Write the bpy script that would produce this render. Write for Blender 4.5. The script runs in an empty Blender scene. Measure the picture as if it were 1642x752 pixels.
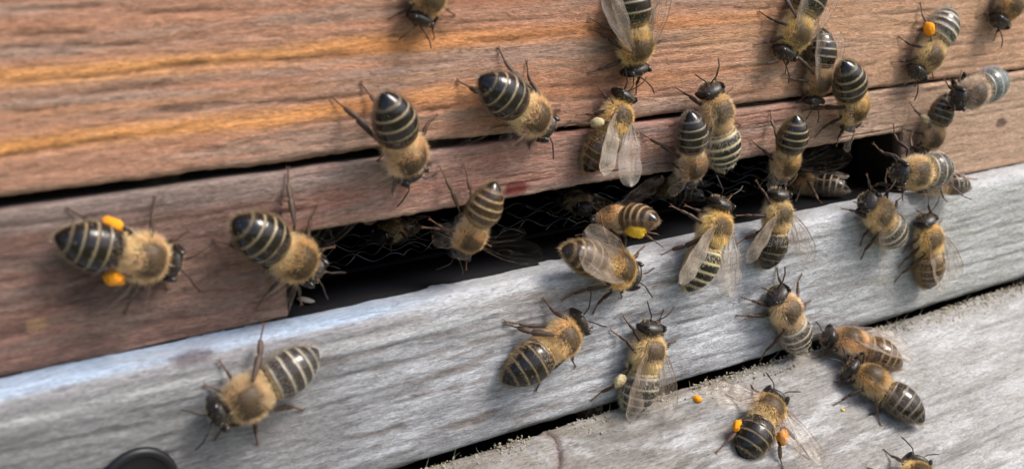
import bpy, math, random
import numpy as np
from mathutils import Matrix, Vector

# ------------------------------------------------------------------ camera, sky, sun, exposure
MM = 0.001                                  # everything below is laid out in millimetres, built in metres
W0, H0 = 1642.0, 752.0                      # photograph size used for measuring
FPX = 1800.0                                # focal length in photograph pixels
VPX, VPY = 3600.0 - 821.0, 150.0 + 376.0    # vanishing point of the boards, from the picture centre
PITCH = math.atan2(VPY, FPX)
YAW = math.atan2(VPX, math.hypot(FPX, VPY))
CF = np.array([math.cos(PITCH) * math.cos(YAW), math.cos(PITCH) * math.sin(YAW), -math.sin(PITCH)])
CR = np.cross(CF, [0, 0, 1.0]); CR /= np.linalg.norm(CR)
CU = np.cross(CR, CF)
CC = -157.0 * CF                            # camera position in mm

scene = bpy.context.scene
col = scene.collection
cam_d = bpy.data.cameras.new("camera"); cam = bpy.data.objects.new("camera", cam_d); col.objects.link(cam)
cam_d.sensor_width = 36.0
cam_d.lens = FPX / W0 * 36.0
cam_d.clip_start = 0.005; cam_d.clip_end = 200.0
cam.matrix_world = Matrix(((CR[0], CU[0], -CF[0], CC[0] * MM), (CR[1], CU[1], -CF[1], CC[1] * MM),
                           (CR[2], CU[2], -CF[2], CC[2] * MM), (0, 0, 0, 1)))
cam_d.dof.use_dof = True
cam_d.dof.focus_distance = 0.170
cam_d.dof.aperture_fstop = (cam_d.lens * 0.001) / 0.0014     # an opening of 1.4 mm, a phone lens
scene.camera = cam

SUN_EL, SUN_AZ = math.radians(52), math.radians(-42)   # azimuth from +X (along the hive) towards -Y (in front)
sdir = Vector((math.cos(SUN_EL) * math.cos(SUN_AZ), math.cos(SUN_EL) * math.sin(SUN_AZ), math.sin(SUN_EL)))
world = bpy.data.worlds.new("World"); scene.world = world; world.use_nodes = True
wn = world.node_tree.nodes; wl = world.node_tree.links
sky = wn.new("ShaderNodeTexSky"); sky.sky_type = 'NISHITA'; sky.sun_disc = False
sky.sun_elevation = SUN_EL; sky.sun_rotation = math.atan2(sdir.x, sdir.y)
sky.air_density = 1.0; sky.dust_density = 4.0; sky.ozone_density = 1.0
wl.new(sky.outputs[0], wn["Background"].inputs[0]); wn["Background"].inputs[1].default_value = 0.14
sun_d = bpy.data.lights.new("sun", 'SUN'); sun_d.energy = 2.3; sun_d.angle = math.radians(23); sun_d.color = (1.0, 0.965, 0.91)
sun = bpy.data.objects.new("sun", sun_d); col.objects.link(sun)
sun.rotation_euler = sdir.to_track_quat('Z', 'Y').to_euler()
vs = scene.view_settings
vs.view_transform = 'Standard'; vs.look = 'None'; vs.exposure = 0.74; vs.gamma = 1.0; vs.use_curve_mapping = False
scene.render.engine = 'CYCLES'
scene.cycles.use_denoising = True
scene.cycles.transparent_max_bounces = 24
scene.cycles.max_bounces = 8

# ------------------------------------------------------------------ measuring helpers
def ray(px, py): return CF * FPX + CR * (px - 821.0) + CU * (376.0 - py)
def hit(px, py, P, N):
    d = ray(px, py); return CC + d * (((np.asarray(P, float) - CC) @ N) / (d @ N))
def proj(p):
    v = np.asarray(p) - CC; w = v @ CF
    return np.array([821.0 + FPX * (v @ CR) / w, 376.0 - FPX * (v @ CU) / w])

# ------------------------------------------------------------------ noise
def _hash(ix, iy, seed):
    h = (ix.astype(np.int64) * 374761393 + iy.astype(np.int64) * 668265263 + seed * 2147483647) & 0xffffffff
    h = ((h ^ (h >> 13)) * 1274126177) & 0xffffffff
    h = ((h ^ (h >> 16)) * 2246822519) & 0xffffffff
    return ((h ^ (h >> 15)) & 0xffff) / 65535.0
def vn(x, y, seed=0):
    x = np.asarray(x, float); y = np.asarray(y, float)
    ix = np.floor(x); iy = np.floor(y); fx = x - ix; fy = y - iy
    fx = fx * fx * (3 - 2 * fx); fy = fy * fy * (3 - 2 * fy)
    a = _hash(ix, iy, seed); b = _hash(ix + 1, iy, seed); c = _hash(ix, iy + 1, seed); d = _hash(ix + 1, iy + 1, seed)
    return (a + (b - a) * fx) * (1 - fy) + (c + (d - c) * fx) * fy
def fbm(x, y, seed=0, octv=4, gain=0.5):
    s = 0; a = 1; t = 0
    for o in range(octv):
        s = s + a * vn(x * 2 ** o + 17.3 * o, y * 2 ** o + 9.1 * o, seed + o); t += a; a *= gain
    return s / t
def sstep(a, b, x):
    t = np.clip((x - a) / (b - a), 0, 1); return t * t * (3 - 2 * t)
def mixc(A, B, f):
    f = np.asarray(f)[..., None]; return A * (1 - f) + np.asarray(B, float) * f

# ------------------------------------------------------------------ mesh helpers
def link_mesh(name, verts, quads=None, tris=None, mat=None, parent=None, colr=None, smooth=True, polys=None, fn=None):
    me = bpy.data.meshes.new(name)
    verts = np.asarray(verts, np.float32)
    loops = []; starts = []; n = 0
    if quads is not None and len(quads):
        q = np.asarray(quads, np.int32); loops.append(q.ravel()); starts.append(n + 4 * np.arange(len(q))); n += q.size
    if tris is not None and len(tris):
        t = np.asarray(tris, np.int32); loops.append(t.ravel()); starts.append(n + 3 * np.arange(len(t))); n += t.size
    if polys:
        for p in polys:
            loops.append(np.asarray(p, np.int32)); starts.append(np.array([n])); n += len(p)
    loops = np.concatenate(loops); starts = np.concatenate(starts).astype(np.int32)
    me.vertices.add(len(verts)); me.vertices.foreach_set("co", (verts * MM).ravel())
    me.loops.add(len(loops)); me.loops.foreach_set("vertex_index", loops)
    me.polygons.add(len(starts)); me.polygons.foreach_set("loop_start", starts)
    me.update(calc_edges=True); me.validate()
    if smooth: me.polygons.foreach_set("use_smooth", np.ones(len(me.polygons), bool))
    if colr is not None:
        a = me.color_attributes.new("tint", 'FLOAT_COLOR', 'POINT')
        c = np.ones((len(verts), 4), np.float32); c[:, :colr.shape[1]] = colr
        a.data.foreach_set("color", c.ravel())
    if fn is not None:
        a = me.attributes.new("lie", 'FLOAT_VECTOR', 'POINT'); a.data.foreach_set("vector", np.asarray(fn, np.float32).ravel())
    if mat: me.materials.append(mat)
    o = bpy.data.objects.new(name, me); col.objects.link(o)
    if parent: o.parent = parent
    return o

def grid_quads(nu, nv, close_v=False, off=0):
    i = np.arange(nu - 1)[:, None]; j = np.arange(nv if close_v else nv - 1)[None, :]
    j2 = (j + 1) % nv
    a = i * nv + j; b = i * nv + j2; c = (i + 1) * nv + j2; d = (i + 1) * nv + j
    return np.stack([a, b, c, d], -1).reshape(-1, 4) + off

def empty(name, loc=(0, 0, 0)):
    e = bpy.data.objects.new(name, None); e.empty_display_size = 0.005; e.location = Vector(loc) * MM
    col.objects.link(e); return e
def tag(o, label=None, cat=None, group=None, kind=None):
    if label: o["label"] = label
    if cat: o["category"] = cat
    if group: o["group"] = group
    if kind: o["kind"] = kind
    return o

# ------------------------------------------------------------------ materials
def new_mat(name):
    m = bpy.data.materials.new(name); m.use_nodes = True
    return m, m.node_tree.nodes, m.node_tree.links, m.node_tree.nodes["Principled BSDF"]
def nd(N, t, **kw):
    n = N.new(t)
    for k, v in kw.items(): setattr(n, k, v)
    return n
def wood_mat(name, rough=0.8, fine=(0.35, 4.5), bump=0.5, spec=0.25, contrast=0.35):
    """tint attribute for the board's own colours, fine fibres and flecks from stretched noise"""
    m, N, L, B = new_mat(name)
    at = nd(N, "ShaderNodeAttribute", attribute_name="tint")
    tc = nd(N, "ShaderNodeTexCoord")
    mp = nd(N, "ShaderNodeMapping"); mp.inputs["Scale"].default_value = (fine[0] * 1000, fine[1] * 1000, fine[1] * 1000)
    L.new(tc.outputs["Object"], mp.inputs[0])
    n1 = nd(N, "ShaderNodeTexNoise"); n1.inputs["Scale"].default_value = 1.0; n1.inputs["Detail"].default_value = 5; n1.inputs["Roughness"].default_value = 0.65; n1.inputs["Distortion"].default_value = 0.6
    L.new(mp.outputs[0], n1.inputs["Vector"])
    mp2 = nd(N, "ShaderNodeMapping"); mp2.inputs["Scale"].default_value = (1500, 2600, 2600)
    L.new(tc.outputs["Object"], mp2.inputs[0])
    n2 = nd(N, "ShaderNodeTexNoise"); n2.inputs["Scale"].default_value = 1.0; n2.inputs["Detail"].default_value = 3
    L.new(mp2.outputs[0], n2.inputs["Vector"])
    r1 = nd(N, "ShaderNodeMapRange"); r1.inputs[1].default_value = 0.3; r1.inputs[2].default_value = 0.7
    r1.inputs[3].default_value = 1 - contrast; r1.inputs[4].default_value = 1 + contrast * 0.8
    L.new(n1.outputs[0], r1.inputs[0])
    r2 = nd(N, "ShaderNodeMapRange"); r2.inputs[1].default_value = 0.3; r2.inputs[2].default_value = 0.7
    r2.inputs[3].default_value = 0.86; r2.inputs[4].default_value = 1.12
    L.new(n2.outputs[0], r2.inputs[0])
    mu = nd(N, "ShaderNodeMath", operation='MULTIPLY'); L.new(r1.outputs[0], mu.inputs[0]); L.new(r2.outputs[0], mu.inputs[1])
    vm = nd(N, "ShaderNodeVectorMath", operation='SCALE'); L.new(at.outputs["Color"], vm.inputs[0]); L.new(mu.outputs[0], vm.inputs["Scale"])
    L.new(vm.outputs[0], B.inputs["Base Color"])
    add = nd(N, "ShaderNodeMath", operation='ADD'); L.new(n1.outputs[0], add.inputs[0])
    m2 = nd(N, "ShaderNodeMath", operation='MULTIPLY'); m2.inputs[1].default_value = 0.5; L.new(n2.outputs[0], m2.inputs[0]); L.new(m2.outputs[0], add.inputs[1])
    bp = nd(N, "ShaderNodeBump"); bp.inputs["Strength"].default_value = bump; bp.inputs["Distance"].default_value = 0.00035
    L.new(add.outputs[0], bp.inputs["Height"]); L.new(bp.outputs[0], B.inputs["Normal"])
    mp3 = nd(N, "ShaderNodeMapping"); mp3.inputs["Scale"].default_value = (900, 6500, 6500); mp3.inputs["Rotation"].default_value = (0, 0.06, 0)
    L.new(tc.outputs["Object"], mp3.inputs[0])
    n3 = nd(N, "ShaderNodeTexNoise"); n3.inputs["Scale"].default_value = 1.0; n3.inputs["Detail"].default_value = 3; n3.inputs["Distortion"].default_value = 1.2
    L.new(mp3.outputs[0], n3.inputs["Vector"])
    r3 = nd(N, "ShaderNodeMapRange"); r3.inputs[1].default_value = 0.32; r3.inputs[2].default_value = 0.68
    r3.inputs[3].default_value = 1 - contrast * 0.8; r3.inputs[4].default_value = 1 + contrast * 0.65
    L.new(n3.outputs[0], r3.inputs[0])
    mu3 = nd(N, "ShaderNodeMath", operation='MULTIPLY'); L.new(mu.outputs[0], mu3.inputs[0]); L.new(r3.outputs[0], mu3.inputs[1]); L.new(mu3.outputs[0], vm.inputs["Scale"])
    ad3 = nd(N, "ShaderNodeMath", operation='ADD'); L.new(add.outputs[0], ad3.inputs[0]); L.new(n3.outputs[0], ad3.inputs[1]); L.new(ad3.outputs[0], bp.inputs["Height"])
    mp4 = nd(N, "ShaderNodeMapping"); mp4.inputs["Scale"].default_value = (110, 1500, 1500); L.new(tc.outputs["Object"], mp4.inputs[0])
    n4 = nd(N, "ShaderNodeTexNoise"); n4.inputs["Scale"].default_value = 1.0; n4.inputs["Detail"].default_value = 4; n4.inputs["Roughness"].default_value = .6; L.new(mp4.outputs[0], n4.inputs["Vector"])
    s4 = nd(N, "ShaderNodeMath", operation='SUBTRACT'); L.new(n4.outputs[0], s4.inputs[0]); s4.inputs[1].default_value = .56
    a4 = nd(N, "ShaderNodeMath", operation='ABSOLUTE'); L.new(s4.outputs[0], a4.inputs[0])
    r4 = nd(N, "ShaderNodeMapRange"); r4.inputs[1].default_value = 0.002; r4.inputs[2].default_value = 0.022; r4.inputs[3].default_value = .62; r4.inputs[4].default_value = 1.0; L.new(a4.outputs[0], r4.inputs[0])
    mu4 = nd(N, "ShaderNodeMath", operation='MULTIPLY'); L.new(mu3.outputs[0], mu4.inputs[0]); L.new(r4.outputs[0], mu4.inputs[1]); L.new(mu4.outputs[0], vm.inputs["Scale"])
    ad4 = nd(N, "ShaderNodeMath", operation='ADD'); L.new(ad3.outputs[0], ad4.inputs[0]); L.new(r4.outputs[0], ad4.inputs[1]); L.new(ad4.outputs[0], bp.inputs["Height"])
    ro = nd(N, "ShaderNodeMath", operation='MULTIPLY'); L.new(at.outputs["Alpha"], ro.inputs[0]); ro.inputs[1].default_value = rough
    L.new(ro.outputs[0], B.inputs["Roughness"])
    B.inputs["Specular IOR Level"].default_value = spec
    return m
def tint_mat(name, rough=0.4, spec=0.5, use_alpha=False, noise=0.0, coat=0.0, nscale=2000, bump=0.0):
    m, N, L, B = new_mat(name)
    at = nd(N, "ShaderNodeAttribute", attribute_name="tint")
    if noise or bump:
        tc = nd(N, "ShaderNodeTexCoord"); n1 = nd(N, "ShaderNodeTexNoise"); n1.inputs["Scale"].default_value = nscale; n1.inputs["Detail"].default_value = 4
        L.new(tc.outputs["Object"], n1.inputs["Vector"])
        r1 = nd(N, "ShaderNodeMapRange"); r1.inputs[1].default_value = 0.3; r1.inputs[2].default_value = 0.7
        r1.inputs[3].default_value = 1 - noise; r1.inputs[4].default_value = 1 + noise; L.new(n1.outputs[0], r1.inputs[0])
        vm = nd(N, "ShaderNodeVectorMath", operation='SCALE'); L.new(at.outputs["Color"], vm.inputs[0]); L.new(r1.outputs[0], vm.inputs["Scale"])
        L.new(vm.outputs[0], B.inputs["Base Color"])
        if bump:
            bp = nd(N, "ShaderNodeBump"); bp.inputs["Strength"].default_value = bump; bp.inputs["Distance"].default_value = 0.0001
            L.new(n1.outputs[0], bp.inputs["Height"]); L.new(bp.outputs[0], B.inputs["Normal"])
    else:
        L.new(at.outputs["Color"], B.inputs["Base Color"])
    if use_alpha: L.new(at.outputs["Alpha"], B.inputs["Roughness"])
    else: B.inputs["Roughness"].default_value = rough
    B.inputs["Specular IOR Level"].default_value = spec
    B.inputs["Coat Weight"].default_value = coat; B.inputs["Coat Roughness"].default_value = 0.15
    return m
def flat_mat(name, c, rough=0.5, metal=0.0, spec=0.5, noise=0.15, nscale=900, bump=0.0):
    m, N, L, B = new_mat(name)
    tc = nd(N, "ShaderNodeTexCoord"); n1 = nd(N, "ShaderNodeTexNoise"); n1.inputs["Scale"].default_value = nscale; n1.inputs["Detail"].default_value = 5
    L.new(tc.outputs["Object"], n1.inputs["Vector"])
    cr = nd(N, "ShaderNodeMix", data_type='RGBA')
    cr.inputs[6].default_value = (*[x * (1 - noise * 2) for x in c], 1); cr.inputs[7].default_value = (*[min(1, x * (1 + noise * 2)) for x in c], 1)
    L.new(n1.outputs[0], cr.inputs[0]); L.new(cr.outputs[2], B.inputs["Base Color"])
    B.inputs["Roughness"].default_value = rough; B.inputs["Metallic"].default_value = metal; B.inputs["Specular IOR Level"].default_value = spec
    if bump:
        bp = nd(N, "ShaderNodeBump"); bp.inputs["Strength"].default_value = bump; bp.inputs["Distance"].default_value = 0.0003
        L.new(n1.outputs[0], bp.inputs["Height"]); L.new(bp.outputs[0], B.inputs["Normal"])
    return m

M_painted = wood_mat("worn_red_brown_wood", rough=0.78, fine=(0.55, 3.4), bump=0.6, contrast=0.28)
M_grey = wood_mat("weathered_grey_wood", rough=0.72, fine=(0.7, 3.4), bump=0.55, spec=0.4, contrast=0.27)
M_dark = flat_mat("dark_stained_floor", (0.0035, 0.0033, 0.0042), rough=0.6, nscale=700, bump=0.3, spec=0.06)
M_hive = flat_mat("hive_box_wood", (0.20, 0.13, 0.09), rough=0.8)
M_steel = flat_mat("wire_steel", (0.085, 0.085, 0.09), rough=0.08, metal=1.0)
M_screw = flat_mat("black_screw", (0.007, 0.0075, 0.010), rough=0.42, spec=0.4)
M_body = tint_mat("bee_cuticle", use_alpha=True, noise=0.12, nscale=2500, spec=0.45, bump=0.15)
M_eye = flat_mat("bee_eye", (0.012, 0.009, 0.008), rough=0.26, spec=0.5, nscale=6000)
M_leg = tint_mat("bee_leg_cuticle", rough=0.5, spec=0.3, noise=0.25, nscale=3000)
M_pollen = {}
for nm, c in (("orange", (0.85, 0.30, 0.015)), ("yellow", (0.78, 0.47, 0.04)), ("pale", (0.44, 0.36, 0.21)), ("red", (0.7, 0.12, 0.02))):
    M_pollen[nm] = flat_mat("pollen_" + nm, c, rough=0.85, noise=0.12, nscale=2500, bump=0.8, spec=0.15)
M_crumb = flat_mat("crumb_debris", (0.33, 0.29, 0.21), rough=0.9, noise=0.3, nscale=1500)

def fur_material():
    m, N, L, B = new_mat("bee_fur")
    at = nd(N, "ShaderNodeAttribute", attribute_name="tint")
    d = nd(N, "ShaderNodeBsdfDiffuse"); t = nd(N, "ShaderNodeBsdfTranslucent"); mx = nd(N, "ShaderNodeMixShader")
    g = nd(N, "ShaderNodeBsdfGlossy"); g.inputs["Roughness"].default_value = 0.45; g.inputs["Color"].default_value = (0.8, 0.75, 0.65, 1)
    mg = nd(N, "ShaderNodeMixShader"); mg.inputs[0].default_value = 0.06
    L.new(at.outputs["Color"], d.inputs[0]); L.new(at.outputs["Color"], t.inputs[0])
    mx.inputs[0].default_value = 0.35; L.new(d.outputs[0], mx.inputs[1]); L.new(t.outputs[0], mx.inputs[2])
    L.new(mx.outputs[0], mg.inputs[1]); L.new(g.outputs[0], mg.inputs[2])
    L.new(mg.outputs[0], N["Material Output"].inputs["Surface"])
    return m
M_fur = fur_material()
def wing_material(name, body, tintc):
    m, N, L, B = new_mat(name)
    tr = nd(N, "ShaderNodeBsdfTransparent"); tr.inputs[0].default_value = (*tintc, 1)
    B.inputs["Base Color"].default_value = (0.45, 0.38, 0.32, 1); B.inputs["Roughness"].default_value = 0.22
    B.inputs["Specular IOR Level"].default_value = 0.8 if body > .05 else 0.3
    tc = nd(N, "ShaderNodeTexCoord"); n1 = nd(N, "ShaderNodeTexNoise"); n1.inputs["Scale"].default_value = 1400
    L.new(tc.outputs["Object"], n1.inputs["Vector"])
    bp = nd(N, "ShaderNodeBump"); bp.inputs["Strength"].default_value = 0.5; bp.inputs["Distance"].default_value = 0.0002
    L.new(n1.outputs[0], bp.inputs["Height"]); L.new(bp.outputs[0], B.inputs["Normal"])
    fr = nd(N, "ShaderNodeLayerWeight"); fr.inputs[0].default_value = 0.5
    r = nd(N, "ShaderNodeMapRange"); r.inputs[1].default_value = 0.25; r.inputs[2].default_value = 1.0; r.inputs[3].default_value = body; r.inputs[4].default_value = body + (0.35 if body > .1 else .06)
    L.new(fr.outputs["Facing"], r.inputs[0])
    mx = nd(N, "ShaderNodeMixShader"); L.new(r.outputs[0], mx.inputs[0]); L.new(tr.outputs[0], mx.inputs[1]); L.new(B.outputs[0], mx.inputs[2])
    L.new(mx.outputs[0], N["Material Output"].inputs["Surface"])
    return m
M_wing_milky = wing_material("wing_membrane_milky", 0.38, (0.96, 0.94, 0.92))
M_wing = wing_material("wing_membrane", 0.14, (0.95, 0.93, 0.90))
M_wing_clear = wing_material("wing_membrane_clear", 0.008, (0.98, 0.975, 0.97))
M_vein = flat_mat("wing_vein", (0.22, 0.13, 0.07), rough=0.5, noise=0.1)
M_vein_pale = flat_mat("wing_vein_pale", (0.42, 0.32, 0.24), rough=0.5, noise=0.1)
_N, _L = M_vein_pale.node_tree.nodes, M_vein_pale.node_tree.links
_t = _N.new("ShaderNodeBsdfTransparent"); _m = _N.new("ShaderNodeMixShader"); _m.inputs[0].default_value = 0.12
_L.new(_t.outputs[0], _m.inputs[1]); _L.new(_N["Principled BSDF"].outputs[0], _m.inputs[2]); _L.new(_m.outputs[0], _N["Material Output"].inputs["Surface"])

# ------------------------------------------------------------------ the setting
gm, GN, GL, GB = new_mat("grass_ground")
gt = nd(GN, "ShaderNodeTexNoise"); gt.inputs["Scale"].default_value = 60; gt.inputs["Detail"].default_value = 8
gc = nd(GN, "ShaderNodeMix", data_type='RGBA'); gc.inputs[6].default_value = (0.05, 0.07, 0.02, 1); gc.inputs[7].default_value = (0.14, 0.15, 0.06, 1)
GL.new(gt.outputs[0], gc.inputs[0]); GL.new(gc.outputs[2], GB.inputs["Base Color"]); GB.inputs["Roughness"].default_value = 0.9
g = link_mesh("ground", [(-60000, -60000, -420), (60000, -60000, -420), (60000, 60000, -420), (-60000, 60000, -420)], quads=[(0, 1, 2, 3)], mat=gm, smooth=False)
tag(g, kind="structure")

HX0, HX1 = -215.0, 205.0                    # hive width
RIM_Y = -5.0
Z_GAP, Z_SLOT, Z_FLOOR = 13.6, 5.2, -5.45
Z_RIM = float(hit(940, 668, (0, RIM_Y, 0), np.array([0, 1., 0]))[2])
SX0, SX1 = -33.8, 84.3                      # the entrance slot

hive = empty("beehive", (0, 0, Z_FLOOR))
tag(hive, "weathered wooden beehive front with a dark entrance slot above its grey landing plank", "beehive")
def hp(o):                                  # parts are laid out in world mm; the root stands at the entrance floor
    o.parent = hive; o.matrix_parent_inverse = Matrix.Translation(-hive.location); return o

def us_range(fine, x0=-78.0, x1=150.0, extra=()):
    a = np.concatenate([np.linspace(HX0, x0, 12, endpoint=False), np.arange(x0, x1, fine), np.linspace(x1, HX1, 8), np.asarray(extra, float)])
    return np.unique(np.round(a, 4))

def sweep(name, us, loop_fn, disp_fn, col_fn, mat, nv):
    """closed profile loop (y,z) swept along X, pushed along its normal by disp_fn; ends capped"""
    P = np.stack([loop_fn(u) for u in us])                       # nu, nv, 2
    nu = len(us); nv = P.shape[1]
    T = np.roll(P, -1, 1) - np.roll(P, 1, 1)
    nrm = np.stack([T[..., 1], -T[..., 0]], -1); nrm /= np.maximum(np.linalg.norm(nrm, axis=-1, keepdims=True), 1e-9)
    arc = np.concatenate([np.zeros((nu, 1)), np.cumsum(np.linalg.norm(np.diff(P, axis=1), axis=-1), 1)], 1)
    U = np.repeat(us[:, None], nv, 1)
    d = disp_fn(U, P[..., 0], P[..., 1], arc)
    Q = P + nrm * d[..., None]
    V = np.stack([U, Q[..., 0], Q[..., 1]], -1).reshape(-1, 3)
    C = col_fn(U, P[..., 0], P[..., 1], d, arc); C = C.reshape(-1, C.shape[-1])
    q = grid_quads(nu, nv, True)
    polys = [list(range(nv)), list(range((nu - 1) * nv, nu * nv))[::-1]]
    o = link_mesh(name, V, quads=q[:, ::-1], polys=[p[::-1] for p in polys], mat=mat, colr=C)
    return hp(o)

def rect_loop(y0, y1, z0, z1, r, step, cmin=4):
    """front face at y0 (towards the viewer) sampled finely from top to bottom; rounded front corners; coarse back. Order: top front -> down -> back -> up"""
    k = np.linspace(0, math.pi / 2, cmin + 1)
    top = np.stack([y0 + r - r * np.sin(k), z1 - r + r * np.cos(k)], -1)
    nz = max(3, int(round((z1 - z0 - 2 * r) / step / 8)) * 8) if z1 < 50 else 112
    fr = np.stack([np.full(nz - 1, y0), np.linspace(z1 - r, z0 + r, nz + 1)[1:-1]], -1)
    bot = np.stack([y0 + r - r * np.cos(k), z0 + r - r * np.sin(k)], -1)
    nb = 5
    b1 = np.stack([np.linspace(y0 + r, y1, nb + 1)[1:], np.full(nb, z0)], -1)
    b2 = np.array([[y1, z0 + (z1 - z0) * 0.5]])
    b3 = np.stack([np.linspace(y1, y0 + r, nb + 1)[:-1], np.full(nb, z1)], -1)
    return np.concatenate([top, fr, bot, b1, b2, b3])

# --- upper front board
def gapz(u): return Z_GAP + .68 - 0.0045 * (u + 40) + 0.25 * (vn(u * 0.25, u * 0 + 3.3, 5) - 0.5) + 0.12 * (vn(u * 1.1, u * 0 + 1.3, 6) - 0.5)
def ub_loop(u):
    z0 = float(gapz(np.array(u)))
    L = rect_loop(0.5, 20.0, z0, 52.0, 0.9, 0.33)
    return L
def ub_disp(U, Y, Z, A):
    f = (Y < 1.5)
    g1 = fbm(U * 0.085, Z * 1.3 + 0.8 * vn(U * 0.03, Z * 0.2, 3), 11, 4)
    g2 = fbm(U * 0.4, Z * 3.0, 21, 3)
    crack = sstep(0.73, 0.85, vn(U * 0.07, Z * 2.0 + 1.5 * vn(U * 0.05, Z * 0.3, 8), 33))
    return f * ((g1 - 0.5) * 0.28 + (g2 - 0.5) * 0.22 - crack * 0.18)
def ub_col(U, Y, Z, d, A):
    wob = 1.5 * (fbm(U * 0.02, Z * 0.06, 41, 3) - 0.5)
    base = np.array([0.40, 0.235, 0.165])
    C = np.broadcast_to(base, U.shape + (3,)).copy()
    n = fbm(U * 0.035, Z * 0.55 + wob, 51, 4); C = mixc(C, (0.345, 0.25, 0.205), sstep(0.42, 0.68, n))
    n = fbm(U * 0.05, Z * 0.9 + wob, 61, 4); C = mixc(C, (0.44, 0.235, 0.15), sstep(0.52, 0.72, n) * 0.7)
    def streak(zc, hw, a, seed, u0, u1):
        zz = Z - zc - 0.9 * (fbm(U * 0.025, Z * 0 + seed, seed, 3) - 0.5) * 2 + 0.4 * (fbm(U * 0.12, Z * 0.8, seed + 2, 3) - 0.5)
        k = np.exp(-(np.abs(zz) / hw) ** 2.5) * (sstep(u0 - 12, u0, U) * (1 - sstep(u1, u1 + 30, U)))
        return np.clip(k * a * (0.65 + 0.7 * fbm(U * 0.08, Z * 1.2, seed + 5, 3)), 0, 1)
    C = mixc(C, (0.64, 0.33, 0.125), streak(27.6, 1.15, .9, 71, -300, -18))
    C = mixc(C, (0.50, 0.225, 0.085), streak(27.6, 1.1, 0.75, 75, -20, 45))
    C = mixc(C, (0.64, 0.32, 0.115), streak(20.1, 1.05, .9, 81, -300, -18))
    C = mixc(C, (0.42, 0.20, 0.095), streak(19.4, 1.2, 0.7, 85, -20, 30))
    C = mixc(C, (0.45, 0.25, 0.12), streak(23.5, 0.5, 0.35, 91, -300, 200))
    C = mixc(C, (0.44, 0.27, 0.15), streak(25.0, 1.6, 0.6, 95, 35, 200))
    C = mixc(C, (0.24, 0.08, 0.055), streak(33.5, 1.5, 0.7, 98, -5, 12))
    pale = sstep(10, 90, U)                                        # the right half is barer, sun-bleached wood
    C = mixc(C, (0.45, 0.31, 0.205), pale * 0.7 * (0.5 + fbm(U * 0.04, Z * 0.8, 101, 3)))
    C = mixc(C, (0.40, 0.33, 0.29), sstep(0.06, 0.2, d) * 0.55)    # raised worn fibres
    C = mixc(C, (0.11, 0.065, 0.05), sstep(0.07, 0.25, -d) * 0.6)  # dirt in the grain
    edge = (1 - sstep(0.2, 1.3, Z - gapz(U))) * (Y < 1.5)
    C = mixc(C, (0.42, 0.34, 0.29), edge * (0.25 + 0.5 * fbm(U * 0.3, Z, 111, 3)))
    return C * np.array([1.00, .90, .83])
us = us_range(0.42)
sweep("front_board", us, ub_loop, ub_disp, ub_col, M_painted, 0)

# --- entrance strip with the slot cut out of its lower edge
def st_bot(u):
    if SX0 < u < SX1: return Z_SLOT + 0.3 * float(vn(np.array(u * 0.2), np.array(0.7), 7) - 0.5) + 0.2 * float(vn(np.array(u * 1.3), np.array(2.7), 8) - 0.5)
    return Z_FLOOR + 0.12
def st_loop(u):
    z1 = Z_GAP - 0.35 + 0.25 * float(vn(np.array(u * 0.15), np.array(5.5), 9) - 0.5)
    # fixed point counts on every section so that the sections join
    y0, y1, z0, r = 0.0, 11.0, st_bot(u), 0.6
    k = np.linspace(0, math.pi / 2, 5)
    top = np.stack([y0 + r - r * np.sin(k), z1 - r + r * np.cos(k)], -1)
    fr = np.stack([np.full(53, y0), np.linspace(z1 - r, z0 + r, 55)[1:-1]], -1)
    bot = np.stack([y0 + r - r * np.cos(k), z0 + r - r * np.sin(k)], -1)
    b1 = np.stack([np.linspace(y0 + r, y1, 6)[1:], np.full(5, z0)], -1)
    b3 = np.stack([np.linspace(y1, y0 + r, 6)[:-1], np.full(5, z1)], -1)
    return np.concatenate([top, fr, bot, b1, [[y1, (z0 + z1) / 2]], b3])
def st_disp(U, Y, Z, A):
    f = (Y < 1.5)
    g1 = fbm(U * 0.09, Z * 1.2 + 0.6 * vn(U * 0.04, Z * 0.2, 13), 211, 4); g2 = fbm(U * 0.45, Z * 3.0, 221, 3)
    crack = sstep(0.75, 0.86, vn(U * 0.06, Z * 1.8, 233))
    return f * ((g1 - 0.5) * 0.26 + (g2 - 0.5) * 0.2 - crack * 0.15)
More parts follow.
